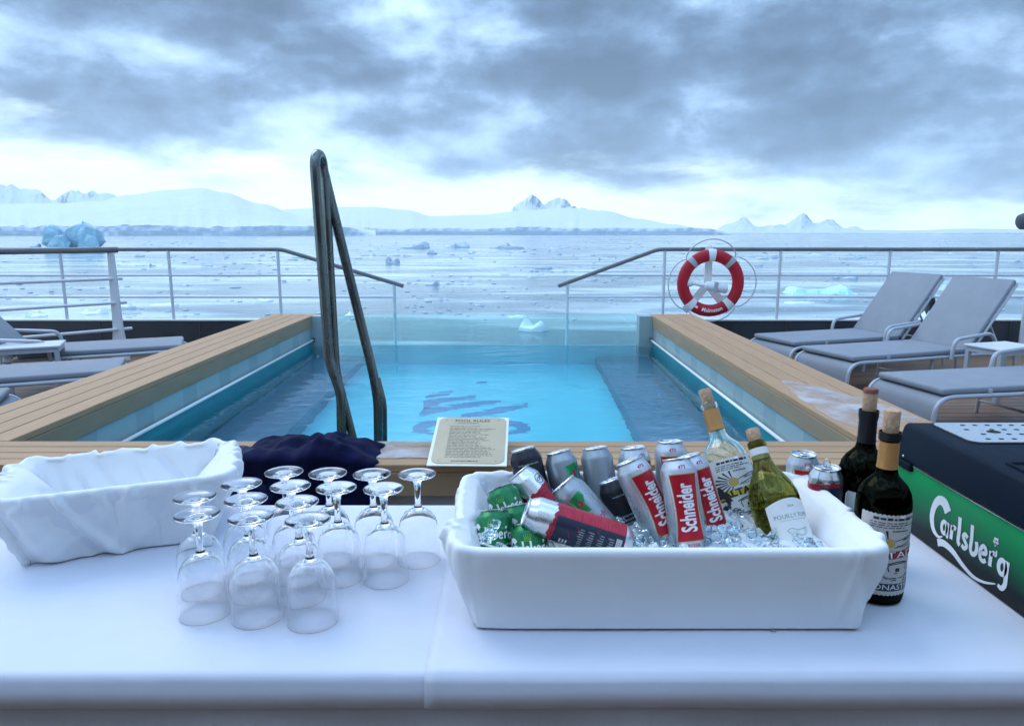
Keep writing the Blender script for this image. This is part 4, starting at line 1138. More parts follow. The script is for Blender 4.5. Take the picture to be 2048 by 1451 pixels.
def crown2d():
    return join2d(stroke2d(ell(0, .0, .62, .16, 10), .12, True), *[stroke2d([(x, .1), (x*1.35, .55 + .18*(1 - abs(x)))], .09) for x in (-.5, -.25, 0, .25, .5)],
                  *[poly2d(ell(x*1.35, .68 + .2*(1 - abs(x)), .09, .09, 6)) for x in (-.5, -.25, 0, .25, .5)])
def scribble(x0, x1, y0, y1, rows, seed, h=.55, words=True):
    """unreadable small print: words as short bars"""
    r = random.Random(seed); parts = []; dy = (y1 - y0) / rows
    for k in range(rows):
        y = y1 - (k + .5) * dy; x = x0; end = x0 + (x1 - x0) * r.uniform(.55, 1.0)
        while x < end:
            l = r.uniform(.04, .13) * (x1 - x0); l = min(l, end - x)
            if l > .01 * (x1 - x0): parts.append(rect2d(x, x + l, y - dy*h/2*r.uniform(.6, 1), y + dy*h/2*r.uniform(.6, 1)))
            x += l + .02 * (x1 - x0)
    return join2d(*parts)

# ------------------------------------------------------------------ cans
CR, CH = .0318, .186
def can_r(v):
    if v is None: return CR
    if v > CH - .022: return CR - (v - CH + .022) / .017 * .0052
    return CR
CANBODY = [(0, .006), (.017, .003), (.0215, 0), (.0240, .002), (.0298, .010), (CR, .015), (CR, CH - .022), (.0298, CH - .016), (.0245, CH - .0065), (.0236, CH - .004)]
CANLID = [(.0236, CH - .004), (.0252, CH - .0025), (.0254, CH - .0006), (.0247, CH), (.0240, CH - .0008), (.0236, CH - .0055), (.0225, CH - .006), (.021, CH - .0045), (0, CH - .0045)]
def can(kind, px, py, Y, ax, ay, phi, label, open_=False, z=None, drop=0):
    top = at(px, py, Y=Y)
    a = Vector((ax, ay, 1)).normalized() if not isinstance(ax, Vector) else ax
    if z is not None: top.z = z + CH
    e = bpy.data.objects.new('beer_can', None); COL.objects.link(e); e.empty_display_size = .03
    yv = Vector((0, 1, 0)); yv = (yv - a * yv.dot(a)).normalized(); xv = yv.cross(a)
    Mx = Matrix((xv, yv, a)).transposed().to_4x4(); Mx.translation = top - a * CH
    e.matrix_world = Mx @ Matrix.Rotation(R(phi), 4, 'Z')
    tag(e, label, 'can', 'beer cans on the table')
    bodymat = {'lager': 'can_silver', 'green': 'can_green', 'red': 'can_alu', 'silver': 'can_grey', 'black': 'can_black', 'navy': 'can_alu'}[kind]
    kb = 'can_' + kind
    if kb not in CACHE: CACHE[kb] = lathe_me('can_body', CANBODY, 36, 50)
    obj('body', CACHE[kb], e, M[bodymat])
    if 'canlid' not in CACHE: CACHE['canlid'] = lathe_me('can_lid', CANLID, 36, 40)
    lid = obj('lid', CACHE['canlid'], e, M['can_alu'])
    if 'cantab' not in CACHE:
        CACHE['cantab'] = G().tube([Vector((.0065*math.cos(q), .004 + .010*math.sin(q), CH - .0028)) for q in [i*math.pi/8 for i in range(16)]], .0016, 6, True).mesh('tab', True)
        CACHE['canmouth'] = decalmesh = None
    tab = obj('tab', CACHE['cantab'], lid, M['can_alu'])
    if open_:
        p2 = poly2d(ell(0, -.0105, .0085, .0065, 16))
        decal('mouth_opening', p2, lambda u, v: (u, v, CH - .0042), lid, M['hole'], key='mouth')
        tab.rotation_euler = (R(0), 0, 0)
        if kind == 'navy':
            tab2 = obj('raised_tab', G().tube([Vector((.006*math.cos(q), -.002, CH + .006 + .010*math.sin(q))) for q in [i*math.pi/8 for i in range(16)]], .0012, 6, True).mesh('raised_tab', True), lid, M['can_alu'])
    W = lambda eps: wrap(can_r, eps)
    H = CH
    if kind == 'green': e.matrix_world = Matrix.Translation(top - a * CH * .70) @ e.matrix_world.to_3x3().to_4x4() @ Matrix.Diagonal((1, 1, .70, 1))
    if kind == 'lager':
        pts = lambda g_: [( .0248 + g_, .046 - g_), (.0210 + g_, .072), (.0196 + g_, .098), (.0210 + g_, .126), (.0248 + g_, H - .028 + g_)]
        lo = lambda g_: pts(g_) + [(-x, y) for x, y in reversed(pts(g_))]
        decal('label_border', poly2d(lo(.0014)), W(.00010), e, M['gold'], .004, 'lg0')
        decal('label_panel', poly2d(lo(.0)), W(.00022), e, M['printred'], .004, 'lg1')
        decal('lettering', move2d(text2d('Schneider', 1, .03, .82, rot=math.pi/2), 0, .102, .0375, .0250), W(.00036), e, M['printwhite'], .004, 'lg2')
        decal('lettering', move2d(text2d('LAGER', 1, .01), 0, .0375, .0092), W(.00020), e, M['printpink'], .004, 'lg3')
        decal('lettering', move2d(text2d('473', 1, .015), 0, H - .0155, .0095), W(.00025), e, M['printpink'], .004, 'lg4')
        ln = [stroke2d([(s*(.0300), .04), (s*.0262, .072), (s*.0248, .098), (s*.0262, .126), (s*.0300, H - .03)], .0009) for s in (-1, 1)]
        decal('label_lines', join2d(*ln), W(.00018), e, M['printgrey'], .004, 'lg5')
        em = join2d(stroke2d(ell(-.046, .098, .0055, .007, 10), .0012, True), *[stroke2d([(-.046 + .009*math.cos(q), .098 + .011*math.sin(q)), (-.046 + .0065*math.cos(q), .098 + .008*math.sin(q))], .0022) for q in [i*math.pi/4 for i in range(8)]], scribble(-.054, -.038, .079, .084, 2, 3))
        decal('emblem', em, W(.00018), e, M['printgrey'], .004, 'lg6')
    elif kind == 'green':
        lg = move2d(script_logo(), 0, .116, .0098, .0140)
        decal('lettering', lg, W(.0003), e, M['printwhite'], .004, 'gr1')
        decal('emblem', move2d(crown2d(), 0, .148, .0095, .0125), W(.0003), e, M['printlime'], .004, 'gr2')
        decal('small_print', scribble(-.012, .012, .1415, .1445, 1, 8), W(.0003), e, M['printlime'], .004, 'gr3')
        lg2 = move2d(script_logo(), math.pi*CR, .116, .0098, .0140)
        decal('lettering', lg2, W(.0003), e, M['printwhite'], .004, 'gr4')
    elif kind in ('red', 'navy'):
        r_ = random.Random(5); top_ = []; n = 44; half = math.pi * CR
        for i in range(n + 1):
            u = half - 2*half*i/n; top_.append((u, (H - .046 if kind == 'red' else H - .028) + .006*mn.noise(Vector((u*140, 0, 2))) + .004*math.sin(u*60)))
        decal('label_panel', poly2d([(-half, .016), (half, .016)] + top_), W(.0002), e, M['can_red'], .004, 'rd1' + kind)
        decal('back_panel', rect2d(.004, .060, .017, H - (.052 if kind == 'red' else .032)), W(.00035), e, M['printnavy'], .004, 'rd2' + kind)
        decal('small_print', join2d(*[move2d((lambda s: (s[0], s[1]))(scribble(.0, .030, .0, .012, 5, k)), 0, 0) and
              ([(.014 + yy, .034 + k*.017 + xx*.35) for xx, yy in scribble(0, .030, .0, .036, 9, k)[0]], [q[::-1] for q in scribble(0, .030, .0, .036, 9, k)[1]]) for k in (0, 1, 2, 3)]), W(.0005), e, M['printgrey'], .004, 'rd3')
        bc = join2d(*[rect2d(.014, .052, .0205 + k*.0011, .0205 + k*.0011 + (.0007 if k % 3 else .0004)) for k in range(9)])
        decal('barcode', bc, W(.0005), e, M['printwhite'], .004, 'rd4')
        decal('small_logo', scribble(.012, .022, .106, .122, 3, 15), W(.0005), e, M['printwhite'], .004, 'rd5')
        decal('emblem', join2d(stroke2d(ell(.0, H - .033, .0095, .0095, 16), .0012, True), move2d(text2d('CTA', 1, .03, rot=R(15)), 0, H - .033, .0075)), W(.0003), e, M['ink'], .004, 'rd6')
        st = [stroke2d([(-.05 + k*.0037 % .1, .02 + (k*37 % 60)*.0015), (-.05 + k*.0037 % .1 + .012, .02 + (k*37 % 60)*.0015 + .006)], .0007) for k in range(26)]
        decal('scratch_print', join2d(*st), W(.0004), e, M['labelred'], .004, 'rd7')
    elif kind == 'silver':
        decal('lettering', move2d(text2d('Grolsch', 1, .01, 1, .3, rot=R(8)), .004, .098, .0185), W(.0003), e, M['printpink'], .004, 'sv1')
        gp = [(-.004, .086), (.010, .079), (.026, .080), (.040, .086), (.040, .020), (.026, .034), (.010, .058)]
        decal('label_panel', poly2d(gp[::-1]), W(.0003), e, M['printgreen'], .004, 'sv2')
        decal('small_print', move2d(scribble(.006, .030, .052, .074, 3, 4), .004, 0), W(.0005), e, M['printwhite'], .004, 'sv3')
        tp = [(-.008, H - .03), (.020, H - .026), (.022, H - .036), (.014, H - .050), (.016, H - .066), (.002, H - .064), (-.004, H - .05)]
        decal('label_patch', poly2d(tp[::-1]), W(.0003), e, M['printgreen'], .004, 'sv4')
        decal('label_emblem', poly2d(ell(.008, H - .046, .004, .007, 10)), W(.0005), e, M['labelred'], .004, 'sv5')
        back = scribble(0, .080, 0, .040, 12, 6)
        decal('small_print', ([(math.pi*CR - .02 + y, .045 + x) for x, y in back[0]], [q[::-1] for q in back[1]]), W(.0003), e, M['printgrey'], .004, 'sv6')
        decal('label_patch', poly2d(ell(math.pi*CR, .030, .012, .008, 12)), W(.0003), e, M['printdgreen'], .004, 'sv7')
    elif kind == 'black':
        decal('small_print', scribble(-.022, .022, H - .034, H - .028, 1, 2), W(.0003), e, M['printgrey'], .004, 'bk1')
        decal('lettering', scribble(-.02, .02, .09, .12, 4, 9), W(.0003), e, M['printgrey'], .004, 'bk2')
    return e
can('lager', 1353, 916, 1.205, -.115, .34, 2, 'white can with red Schneider panel standing foremost, lettering in full view')
can('lager', 1257, 920, 1.235, -.46, .30, 30, 'leaning white can with red panel, just left of the foremost one')
can('lager', 1376, 910, 1.275, -.30, .28, 24, 'white can with red panel half hidden behind the foremost one, beside the wine bottle')
can('lager', 1266, 893, 1.365, -.10, .20, 24, 'white can with red panel at the back of the tub, second from its right')
can('lager', 1340, 881, 1.365, -.05, .18, -4, 'white can with red panel highest at the back of the tub')
can('silver', 1190, 894, 1.365, -.15, .24, 158, 'silver can at the back of the tub with lines of small print')
can('silver', 1116, 902, 1.360, -.26, .26, 24, 'silver can with green patch at the back of the tub, beside the black can')
can('black', 1046, 896, 1.360, -.26, .24, 10, 'black can at the back left corner of the drinks tub')
can('red', 1036, 944, 1.305, -.85, .36, 62, 'leaning can with silver top and scratchy red body, below the black can')
can('silver', 1125, 966, 1.215, -.92, .38, -2, 'leaning silver can with red script and green band in the middle of the tub')
can('red', 1050, 1022, 1.135, Vector((-.945, .06, .30)).normalized(), 0, -66, 'red and black can lying on its side at the tub front')
can('green', 1000, 974, 1.270, -.42, .50, -4, 'green can leaning at the left end, uppermost of the three green ones')
can('green', 988, 1020, 1.185, -.04, .50, -10, 'green can standing at the left front of the tub with ice on it')
can('green', 1057, 1046, 1.150, -.10, .50, -6, 'green can lowest at the tub front, in front of the lying can')
can('green', 1030, 1010, 1.235, -.20, .45, 40, 'green can wedged behind the lying red and black can, mostly hidden')
can('black', 1222, 958, 1.300, -.40, .30, 20, 'black can deep in the tub between silver and white cans')
can('lager', 1606, 930, 1.40, 0, 0, -6, 'opened white and red can standing behind the tub at its right', True, TZ + .003)
can('navy', 1652, 955, 1.315, 0, 0, -42, 'opened silver, navy and red can beside the dark wine bottles', True, TZ + .003)

# ------------------------------------------------------------------ wine bottles
BRr, BH = .0445, .300
def bottle_r(v):
    return BRr
def bottle_prof(sh):
    if sh == 'b':      # high round shoulders
        return [(0, .010), (.025, .006), (.036, .001), (.042, .003), (BRr - .001, .009), (BRr, .02), (BRr, .170), (.0437, .182), (.0405, .195), (.034, .207), (.0255, .216), (.0195, .223), (.0168, .232), (.0155, .245), (.0150, .284), (.0165, .2855), (.0170, .290), (.0165, .2965), (.0150, .298)]
    return [(0, .010), (.025, .006), (.036, .001), (.042, .003), (BRr - .001, .009), (BRr, .02), (BRr, .186), (.0433, .197), (.0392, .211), (.0325, .225), (.0252, .238), (.0200, .249), (.0172, .259), (.0152, .284), (.0165, .2855), (.0170, .290), (.0165, .2965), (.0150, .298)]
def shell(prof, th):
    inn = [(max(0, r - th), z + (th if i < 6 else 0)) for i, (r, z) in enumerate(prof)]
    v, f = lathe(prof + [(inn[-1][0], prof[-1][1])] + inn[::-1], 44)
    me = mesh('bottle', v, f, 40)
    bm = bmesh.new(); bm.from_mesh(me); bmesh.ops.recalc_face_normals(bm, faces=list(bm.faces)); bm.to_mesh(me); bm.free(); return me
def bottle(shape, gmat, lmat, level, px, py, Y, axis, phi, label, corkh=.024, z=None, foil=None, corkmat='cork'):
    a = Vector(axis).normalized(); top = at(px, py, Y=Y)
    if z is not None: top = Vector((top.x, top.y, z)) + a * BH
    e = bpy.data.objects.new('wine_bottle', None); COL.objects.link(e); e.empty_display_size = .05
    yv = Vector((0, 1, 0)); yv = (yv - a * yv.dot(a)).normalized(); xv = yv.cross(a)
    Mx = Matrix((xv, yv, a)).transposed().to_4x4(); Mx.translation = top - a * BH
    e.matrix_world = Mx @ Matrix.Rotation(R(phi), 4, 'Z'); tag(e, label, 'wine bottle', None)
    pr = bottle_prof(shape)
    obj('glass_body', shell(pr, .003), e, M[gmat])
    liq = []
    for (r0, z0), (r1, z1) in zip(pr, pr[1:]):
        if z0 < level: liq.append((max(0, r0 - .0034), z0 + (.0034 if z0 < .02 else 0)))
        if z0 < level <= z1:
            t = (level - z0) / (z1 - z0); liq.append((r0 + (r1 - r0)*t - .0034, level)); liq.append((0, level)); break
    me = lathe_me('wine', liq, 40, 40)
    bm = bmesh.new(); bm.from_mesh(me); bmesh.ops.recalc_face_normals(bm, faces=list(bm.faces)); bm.to_mesh(me); bm.free()
    obj('wine', me, e, M[lmat])
    obj('cork', lathe_me('cork', [(0, .262), (.0118, .262), (.0120, .298), (.0128, .3), (.0132, .3 + corkh - .002), (.0120, .3 + corkh), (0, .3 + corkh)], 20, 40), e, M[corkmat])
    if foil:
        for nm, z0, z1, mt in foil:
            rr = lambda q: (.0155 if q < .284 else .0172) + .0008 + max(0, (.245 - q))*.11
            zs = [z0 + (z1 - z0)*k/6 for k in range(7)]
            P_ = [(rr(q), q) for q in zs]; v, f = lathe([(P_[0][0] - .0009, z0)] + P_ + [(P_[-1][0] - .0009, z1)], 28)
            obj(nm, mesh(nm, v, f, 40), e, M[mt])
    return e
def altado_label(e, acc, bottom, word2, bold_word, w=.104, z0=.022, z1=.158, backing='paperaged'):
    kx = w / .104
    W = lambda eps: (lambda u, v, f_=wrap(bottle_r, eps): f_(u * kx, v))
    w = .104
    zig = [(w/2 - w*i/40, z1 + (.0009 if i % 2 else -.0009)) for i in range(41)]; zig2 = [(-w/2 + w*i/40, z0 + (.0009 if i % 2 else -.0009)) for i in range(41)]
    decal('paper_label', poly2d(zig2 + zig), W(.0003), e, M[backing], .005)
    h = z1 - z0; Z = lambda k: z0 + h*k
    ink = [scribble(-.036, .040, Z(.93), Z(.97), 1, 11, .9), scribble(-.040, .036, Z(.83), Z(.915), 3, 4, .45), scribble(-.012, .014, Z(.79), Z(.82), 1, 6, .6)]
    ink += [stroke2d([(.043 + .005*math.sin(k*1.9), Z(.70) + k*.0045), (.040 + .006*math.cos(k*2.3), Z(.70) + k*.0045 + .004)], .0034) for k in range(9)]
    for k in range(9):      # radiating sun rays on the left
        q = R(95 + k*20); ink.append(stroke2d([(-.016 + .010*math.cos(q), Z(.655) + .008*math.sin(q)), (-.016 + .034*math.cos(q), Z(.655) + .022*math.sin(q))], [.0012, .0034]))
    ink += [stroke2d([(-.008, Z(.60)), (.015, Z(.66)), (.045, Z(.70))], .0012), stroke2d([(-.008, Z(.68)), (.015, Z(.735)), (.045, Z(.765))], .0012)]
    ink.append(move2d(text2d('SMALL BATCH', 1, .01, rot=R(9)), .022, Z(.715), .0062))
    ink.append(move2d(text2d('FINCA CELLA', 1, .0, rot=R(4)), .012, Z(.620), .0058))
    # a little engraved landscape with a house, trees and hatching
    ink += [stroke2d([(-.012, Z(.30)), (-.012, Z(.385)), (.012, Z(.40)), (.012, Z(.315))], .0014), stroke2d([(-.018, Z(.385)), (.0, Z(.425)), (.018, Z(.40))], .0018), rect2d(-.004, .002, Z(.30), Z(.345))]
    r_ = random.Random(3)
    for k in range(34):
        x = r_.uniform(-.046, .046); y = r_.uniform(.165, .30); l = r_.uniform(.004, .013)
        ink.append(stroke2d([(x, Z(y)), (x + l*.5, Z(y) + r_.uniform(-.001, .003)), (min(.05, x + l), Z(y))], r_.uniform(.0007, .0018)))
    for k in range(14):
        x, y = (.038 + r_.uniform(-.008, .010), Z(.36) + r_.uniform(-.014, .012)); ink.append(poly2d(ell(x, y, .004, .0035, 7)))
        x, y = (-.040 + r_.uniform(-.008, .008), Z(.36) + r_.uniform(-.012, .012)); ink.append(poly2d(ell(x, y, .0038, .003, 7)))
    decal('label_engraving', join2d(*ink), W(.0006), e, M['ink'], .005)
    decal('label_sun', poly2d(ell(-.016, Z(.655), .0085, .0085, 16)), W(.0007), e, M['gold'], .005)
    ban = [(-.050, Z(.425)), (.0, Z(.470)), (.050, Z(.505)), (.050, Z(.605)), (.0, Z(.565)), (-.050, Z(.525))]
    decal('label_banner', poly2d(ban), W(.0008), e, M[acc], .005)
    decal('lettering', move2d(text2d('ALTADO', 1, .045, .92, rot=R(5.5)), 0, Z(.512), .0215, .0175), W(.0010), e, M['ink'], .005)
    if acc == 'labelred': decal('lettering_fill', move2d(text2d('ALTADO', 1, .0, .95, rot=R(5.5)), 0, Z(.512), .0215, .0175), W(.0012), e, M['paper'], .005)
    else: decal('lettering_capital', move2d(text2d('A', 1, .06), -.043, Z(.495), .042, .034), W(.0013), e, M['ink'], .005)
    decal('label_base', rect2d(-.049, .049, Z(.055), Z(.150)), W(.0008), e, M['printnavy'], .005)
    decal('lettering', move2d(text2d(word2, 1, .0, .95), 0, Z(.102), .0135), W(.0011), e, M['paper'], .005)
def standing(px, py): return at(px, py, Z=TZ + .003)
p = standing(1749, 1188)
def put(shape, gmat, lmat, level, p, axis, phi, label, **kw):
    e = bottle(shape, gmat, lmat, level, 1024, 725, 1, axis, phi, label, **kw)
    Mx = e.matrix_world.copy(); a = Vector(axis).normalized(); Mx.translation = p; e.matrix_world = Mx; return e
e = put('b', 'darkbottle', 'redwine', .197, p, (0, 0, 1), 15, 'dark red wine bottle with copper neck band and ornate label, foremost at right', corkh=.036, foil=[('neck_band', .236, .2825, 'foil'), ('lip_foil', .2850, .2985, 'blackfoil')])
altado_label(e, 'labelred', .022, 'MONASTRELL', True, w=.136, z1=.166)
p = standing(1711, 1112)
e = put('b', 'darkbottle', 'redwine', .172, p, (0, 0, 1), 0, 'dark red wine bottle with black neck behind the foremost bottle, plain pale label', corkh=.040, foil=[('neck_foil', .236, .2985, 'blackfoil')])
lab = [(-.05, .03), (.05, .03), (.05, .140), (.045, .146), (-.045, .146), (-.05, .140)]
decal('paper_label', poly2d(lab), wrap(bottle_r, .0003), e, M['paper'], .005)
decal('label_print', join2d(stroke2d(ell(-.024, .094, .005, .006, 12), .0012, True), scribble(-.03, .03, .05, .075, 4, 5, .4), stroke2d([(-.046, .034), (-.046, .139), (-.042, .143)], .0005)), wrap(bottle_r, .0006), e, M['printgrey'], .005)
obj('cork_stain', lathe_me('cork_stain', [(.0133, .332), (.0134, .3385), (.0122, .3406), (0, .3407)], 20, 40), e, M['corkred'])
# the two white wines stuck in the ice
ta = at(1416, 803, Y=1.40); ax = Vector((-.25, .48, 1)).normalized()
e = put('b', 'clearbottle', 'whitewine', .160, ta - ax * .30, ax, 14, 'clear bottle of pale yellow wine with copper neck band leaning in the ice', corkh=.026, foil=[('neck_band', .240, .2825, 'foil')])
altado_label(e, 'labelyel', .022, 'BLANCO', True, w=.116, z0=.045, z1=.180, backing='paper')
tg = at(1511, 880, Y=1.285); ax = Vector((-.21, .62, 1)).normalized()
e = put('s', 'greenbottle', 'greenwine', .185, tg - ax * .30, ax, 16, 'olive green bottle of white wine with plain white label leaning in the ice', corkh=.022, foil=[('neck_band', .262, .2835, 'paper')])
lab = [(-.044, .083), (.044, .083)] + [(.044 - .088*i/10, .171 + .010*math.sin(math.pi*i/10)) for i in range(11)]
decal('paper_label', poly2d(lab), wrap(bottle_r, .0003), e, M['paper'], .005)
decal('lettering', join2d(move2d(text2d('POUILLY FUMÉ', 1, 0, 1), 0, .150, .0105), move2d(text2d('2014', 1, .02), 0, .167, .0058), stroke2d([(-.026, .143), (.026, .143)], .0005)), wrap(bottle_r, .0006), e, M['printgrey'], .005)
decal('signature', join2d(stroke2d([(-.014, .121), (-.018, .126), (-.010, .129), (.0, .125), (.018, .127)], .0009), stroke2d([(-.008, .113), (-.004, .118), (.004, .115), (.014, .117)], .0009), scribble(-.018, .020, .101, .106, 1, 6, .3)), wrap(bottle_r, .0006), e, M['printgrey'], .005)
decal('label_footer', rect2d(-.044, .044, .064, .0815), wrap(bottle_r, .0004), e, M['printnavy'], .005)

# ------------------------------------------------------------------ ice in the tub
def cube_pts(c, s, r_):
    q = Matrix.Rotation(r_.uniform(0, 6.28), 3, Vector((r_.uniform(-1, 1), r_.uniform(-1, 1), r_.uniform(-1, 1))).normalized())
    V = []
    for x in (-1, 1):
        for y in (-1, 1):
            for z in (-1, 1): V.append(Vector(c) + q @ Vector((x*s*r_.uniform(.6, 1), y*s*r_.uniform(.6, 1), z*s*r_.uniform(.55, .95))))
    return V, [(0,1,3,2),(4,6,7,5),(0,4,5,1),(2,3,7,6),(0,2,6,4),(1,5,7,3)]
ri = random.Random(12); g = G()
zi = TZ + TH_ - .022
for k in range(430):
    x, y = ri.uniform(-.27, .27), ri.uniform(-.135, .125)
    zz = zi + .012*mn.noise(Vector((x*9, y*9, 1))) + ri.uniform(-.012, .004) + (.016 if (-.02 < x < .05 and y < -.09) else 0) + (.002 if x > .08 else -.006)
    g.add(*cube_pts((tc_[0] + x, tc_[1] + y, zz), ri.uniform(.0045, .0105), ri))
o = obj('ice_cubes', g.mesh('ice_cubes', bevel=.0016, seg=1, smooth=50), None, M['icecube']); o['kind'] = 'stuff'
tag(o, 'clear crushed ice heaped around the cans and bottles in the tub', 'ice')
V, Fc = [], []; n1, n2 = 40, 24
for i in range(n1 + 1):
    for j in range(n2 + 1):
        x = -.285 + .57*i/n1; y = -.145 + .285*j/n2; V.append((x, y, .012*mn.noise(Vector((x*14, y*14, 3))) + (.008 if x > .08 else -.004)))
Fc = [(i*(n2+1)+j, (i+1)*(n2+1)+j, (i+1)*(n2+1)+j+1, i*(n2+1)+j+1) for i in range(n1) for j in range(n2)]
o = obj('ice_slush', mesh('ice_slush', V, Fc, True), None, M['icebed'], (tc_[0], tc_[1], zi - .016)); o['kind'] = 'stuff'
tag(o, 'grey melting ice slush filling the drinks tub', 'ice')
g = G()
for k, (px, py, s) in enumerate(((972, 1078, .008), (978, 1068, .009), (985, 1058, .009), (992, 1047, .008), (983, 1072, .007))):
    g.add(*cube_pts(at(px, py, Y=1.092 + k*.004), s, ri))
o = obj('ice_shard', g.mesh('ice_shard', bevel=.0012, seg=1), None, M['icecube']); tag(o, 'clear jagged ice shard resting on the left front green can', 'ice')
p = at(1546, 1262, Z=TZ + .0035)
o = obj('water_drop', lathe_me('water_drop', [(0, .0035), (.0022, .0031), (.0038, .0015), (.0042, 0), (0, 0)], 16, True), None, M['drop'], p); tag(o, 'single water drop on the cloth in front of the drinks tub', 'water drop')

# ------------------------------------------------------------------ drinks dispenser
DXW, DY0, DY1 = .847, .88, 1.515
ds = empty('beer_dispenser', (DXW, DY0, TZ + .004), 0, 'green and dark blue beer dispenser with steel drip tray at the right edge', 'beer dispenser')
obj('cabinet', G().box(.012, .46, .01, DY1 - DY0 - .012, 0, .145).mesh('cabinet', bevel=.006), ds, M['dispdark'])
obj('side_panel', G().box(.004, .011, .012, DY1 - DY0 - .016, .002, .150).mesh('side_panel'), ds, M['dispgreen'])
L_ = DY1 - DY0
V = [(-.004, 0, .146), (.48, 0, .146), (.48, L_, .146), (-.004, L_, .146), (.010, .012, .224), (.47, .012, .224), (.47, L_ - .012, .224), (.010, L_ - .012, .224)]
obj('hood', G().add(V, [(0,3,2,1),(4,5,6,7),(0,1,5,4),(1,2,6,5),(2,3,7,6),(3,0,4,7)]).mesh('hood', 40, bevel=.010, seg=3), ds, M['disptop'])
obj('skirt_lip', G().box(-.0055, .02, L_ - .075, L_ - .006, .130, .1475).mesh('skirt_lip', bevel=.004), ds, M['dispdark'])
obj('seam_line', G().box(-.0012, .0038, .012, L_ - .08, .1440, .1456).mesh('seam_line'), ds, M['stainless'])
obj('screw', lathe_me('screw', [(0, 0), (.003, 0), (.0022, .0015), (0, .0018)], 12, 40), ds, M['stainless'], (-.0035, L_ - .045, .157), (0, R(-90), 0))
# drip tray on the top
ty0, ty1, tx0 = L_ - .175, L_ - .030, .055
pts = []
for cx, cy, a0 in ((.44, ty0 + .02, -90), (.44, ty1 - .02, 0), (tx0 + .02, ty1 - .02, 90), (tx0 + .02, ty0 + .02, 180)):
    for k in range(5):
        q = R(a0 + 22.5*k); pts.append((cx + .02*math.cos(q), cy + .02*math.sin(q)))
rimp = [((x - .25)*1.02 + .25, (y - (ty0+ty1)/2)*1.06 + (ty0+ty1)/2) for x, y in pts]
def slab(p2, z0, z1):
    n = len(p2); V = [(x, y, z0) for x, y in p2] + [(x, y, z1) for x, y in p2]
    return mesh('slab', V, [tuple(range(n))[::-1], tuple(range(n, 2*n))] + [(i, (i+1) % n, n + (i+1) % n, n + i) for i in range(n)])
obj('tray_recess', slab(rimp, .2195, .2252), ds, M['hole'])
tray = obj('drip_tray', slab(pts, .2225, .2268), ds, M['stainless'])
holes = []
for i in range(13):
    for j in range(4):
        x = tx0 + .045 + i*.026 + (j % 2)*.013; y = ty0 + .022 + j*.034
        if i % 4 == 1 and j in (1, 2):
            if j == 1: holes.append(poly2d(ell(x + .006, y + .017, .014, .0105, 14)))
        elif x < .44: holes.append(poly2d(ell(x, y, .0055, .0045, 8)))
decal('drain_holes', join2d(*holes), lambda u, v: (u, v, .2272), tray, M['hole'])
obj('front_recess', G().box(.035, .44, .10, .33, .2235, .2262).mesh('front_recess', bevel=.0012, seg=1), ds, M['dispdark'])
obj('recess_rim', G().tube([(.035, .10, .226), (.035, .33, .226), (.44, .33, .226)], .004, 8).mesh('recess_rim', True), ds, M['disptop'])
lg = script_logo()
decal('lettering', lg, lambda u, v: (.0032, (1.247 - DY0) - u*.0268, .047 + v*.0268), ds, M['printwhite'])

# ------------------------------------------------------------------ pool rules sign
w_ = .29; p0 = at(933, 932, Z=ZC + .006)
sg = empty('pool_sign', (p0.x, p0.y, ZC), R(0), 'white board with brass coloured pool rules plate propped on the near ledge', 'sign')
tilt = R(14.5)
def sgp(n, me, mat, par=None):
    o = obj(n, me, par or sg, mat)
    if par is None: o.location = (0, 0, .004); o.rotation_euler = (tilt, 0, R(-1.2))
    return o
SL = .355
bd = sgp('board', G().box(-w_/2, w_/2, 0, SL, 0, .005).mesh('board', bevel=.0012, seg=1), M['paperwhite'])
def rrp(x0, x1, y0, y1, r):
    P = []
    for cx, cy, a0 in ((x1 - r, y0 + r, -90), (x1 - r, y1 - r, 0), (x0 + r, y1 - r, 90), (x0 + r, y0 + r, 180)):
        for k in range(6): q = R(a0 + 18*k); P.append((cx + r*math.cos(q), cy + r*math.sin(q)))
    return P
plate = slab(rrp(-w_/2 + .012, w_/2 - .010, .012, SL - .006, .032), .0052, .0072); pla = obj('plate', plate, bd, M['brass'])
ZP = .0076
decal('lettering', move2d(text2d('POOL RULES', 1, .012), 0, SL - .034, .0245), lambda u, v: (u, v, ZP), pla, M['ink']) if False else decal('lettering', move2d(text2d('POOL RULES', 1, .012), 0, SL - .034, .0245), lambda u, v: (u, v, ZP), bd, M['ink'])
decal('small_print', join2d(scribble(-.06, .075, SL - .058, SL - .050, 1, 4, .6), scribble(-.085, .105, .048, SL - .072, 22, 21, .34), scribble(-.06, .07, .022, .032, 1, 9, .6)), lambda u, v: (u, v, ZP), bd, M['ink'])
for x in (-.105, .105):
    for y in (.03, SL - .026): obj('screw', lathe_me('screw', [(0, .0022), (.003, .0018), (.0038, 0)], 10, 40), bd, M['gold'], (x, y, .0072))
obj('prop', G().add([(-.10, .20, 0), (.10, .20, 0), (.10, .30, 0), (-.10, .30, 0), (-.10, .20, .054), (.10, .20, .054), (.10, .30, .080), (-.10, .30, .080)], [(0,3,2,1),(4,5,6,7),(0,1,5,4),(1,2,6,5),(2,3,7,6),(3,0,4,7)]).mesh('prop'), sg, M['paperwhite'])

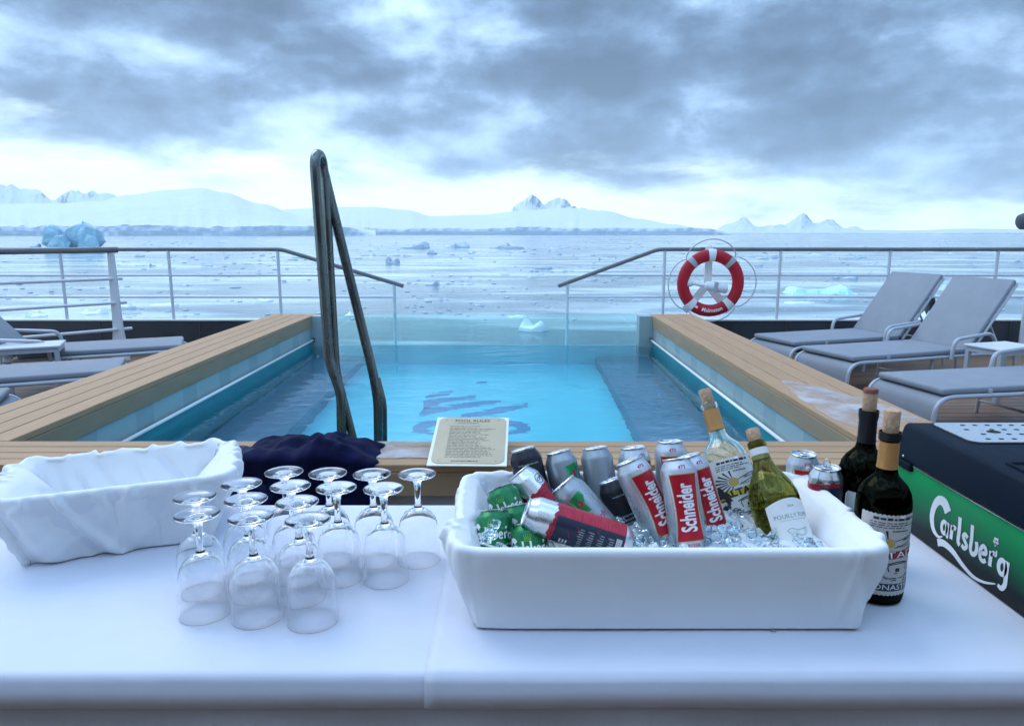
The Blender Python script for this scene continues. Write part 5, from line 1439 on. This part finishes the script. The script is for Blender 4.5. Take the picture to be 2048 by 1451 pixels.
# ------------------------------------------------------------------ navy clothes left on the ledge
def heap(name, x0, x1, y0, y1, hf, droop, mat, label, seed, nx_=110, ny=70):
    """cloth lying on the ledge and hanging over its front edge: hf gives thickness"""
    V = []
    L2 = (y1 - YNO) ; tot = L2 + droop
    for i in range(nx_ + 1):
        u = i / nx_
        for j in range(ny + 1):
            v = j / ny; s = v * tot
            x = x0 + (x1 - x0)*u
            wob = .03 * mn.noise(Vector((v*3, seed, 2))) + .015*mn.noise(Vector((v*9, seed, 5)))
            x += wob * (1 if u > .5 else -1) * abs(u - .5) * 2
            edge = min(1, min(u, 1-u) * 9) ** .5 * min(1, v*12) ** .5 * min(1, (1 - v)*14 + .15) ** .5
            h = hf(u, v)
            n1 = mn.noise(Vector((x*9 + v*1.5, s*11, seed))); n2 = mn.noise(Vector((x*22, s*20, seed + 2)))
            h = h * (1 + .45*n1 + .22*n2 - .35*abs(mn.noise(Vector((x*14 + s*6, s*5, seed + 7))))) * edge
            if s < L2: V.append((x, y1 - s - .3*h*(s/L2)**2, ZC + .003 + h))
            else: V.append((x, YNO - .004 - h*.9 - .006, ZC + .003 + h*max(0, 1 - (s - L2)/.05) - (s - L2)))
    Fc = [(i*(ny+1)+j, i*(ny+1)+j+1, (i+1)*(ny+1)+j+1, (i+1)*(ny+1)+j) for i in range(nx_) for j in range(ny)]
    o = obj(name, mesh(name, V, Fc, True), None, mat); tag(o, label, 'garment'); return o
heap('navy_fleece', -1.02, -.505, 0, 2.735, lambda u, v: .020 + .070*math.exp(-((u - .66)/.22)**2 - ((v - .32)/.30)**2) + .03*math.exp(-((u - .25)/.25)**2), .21, M['navy'], 'dark navy fleece crumpled on the near pool ledge, hanging over its front', 2.0)
heap('navy_jacket', -1.36, -.83, 0, 2.60, lambda u, v: .014 + .030*math.exp(-((u - .55)/.4)**2), .22, M['navy2'], 'smoother navy jacket sleeve hanging off the ledge beside the wrapped tub', 11.0)

# ------------------------------------------------------------------ air
hz = obj('haze', G().box(-18000, 18000, -4000, 16000, SEA - 1, 1150).mesh('haze')); hz['kind'] = 'stuff'
tag(hz, 'cold pale haze over the bay that fades the far peaks', 'haze')
m = bpy.data.materials.new('haze'); m.use_nodes = True; t = m.node_tree; t.nodes.clear()
pv = t.nodes.new('ShaderNodeVolumePrincipled'); pv.inputs['Color'].default_value = (.90, .97, 1, 1); pv.inputs['Density'].default_value = 5.2e-5
pv.inputs['Anisotropy'].default_value = .2
mo = t.nodes.new('ShaderNodeOutputMaterial'); t.links.new(pv.outputs[0], mo.inputs['Volume']); hz.data.materials.append(m)
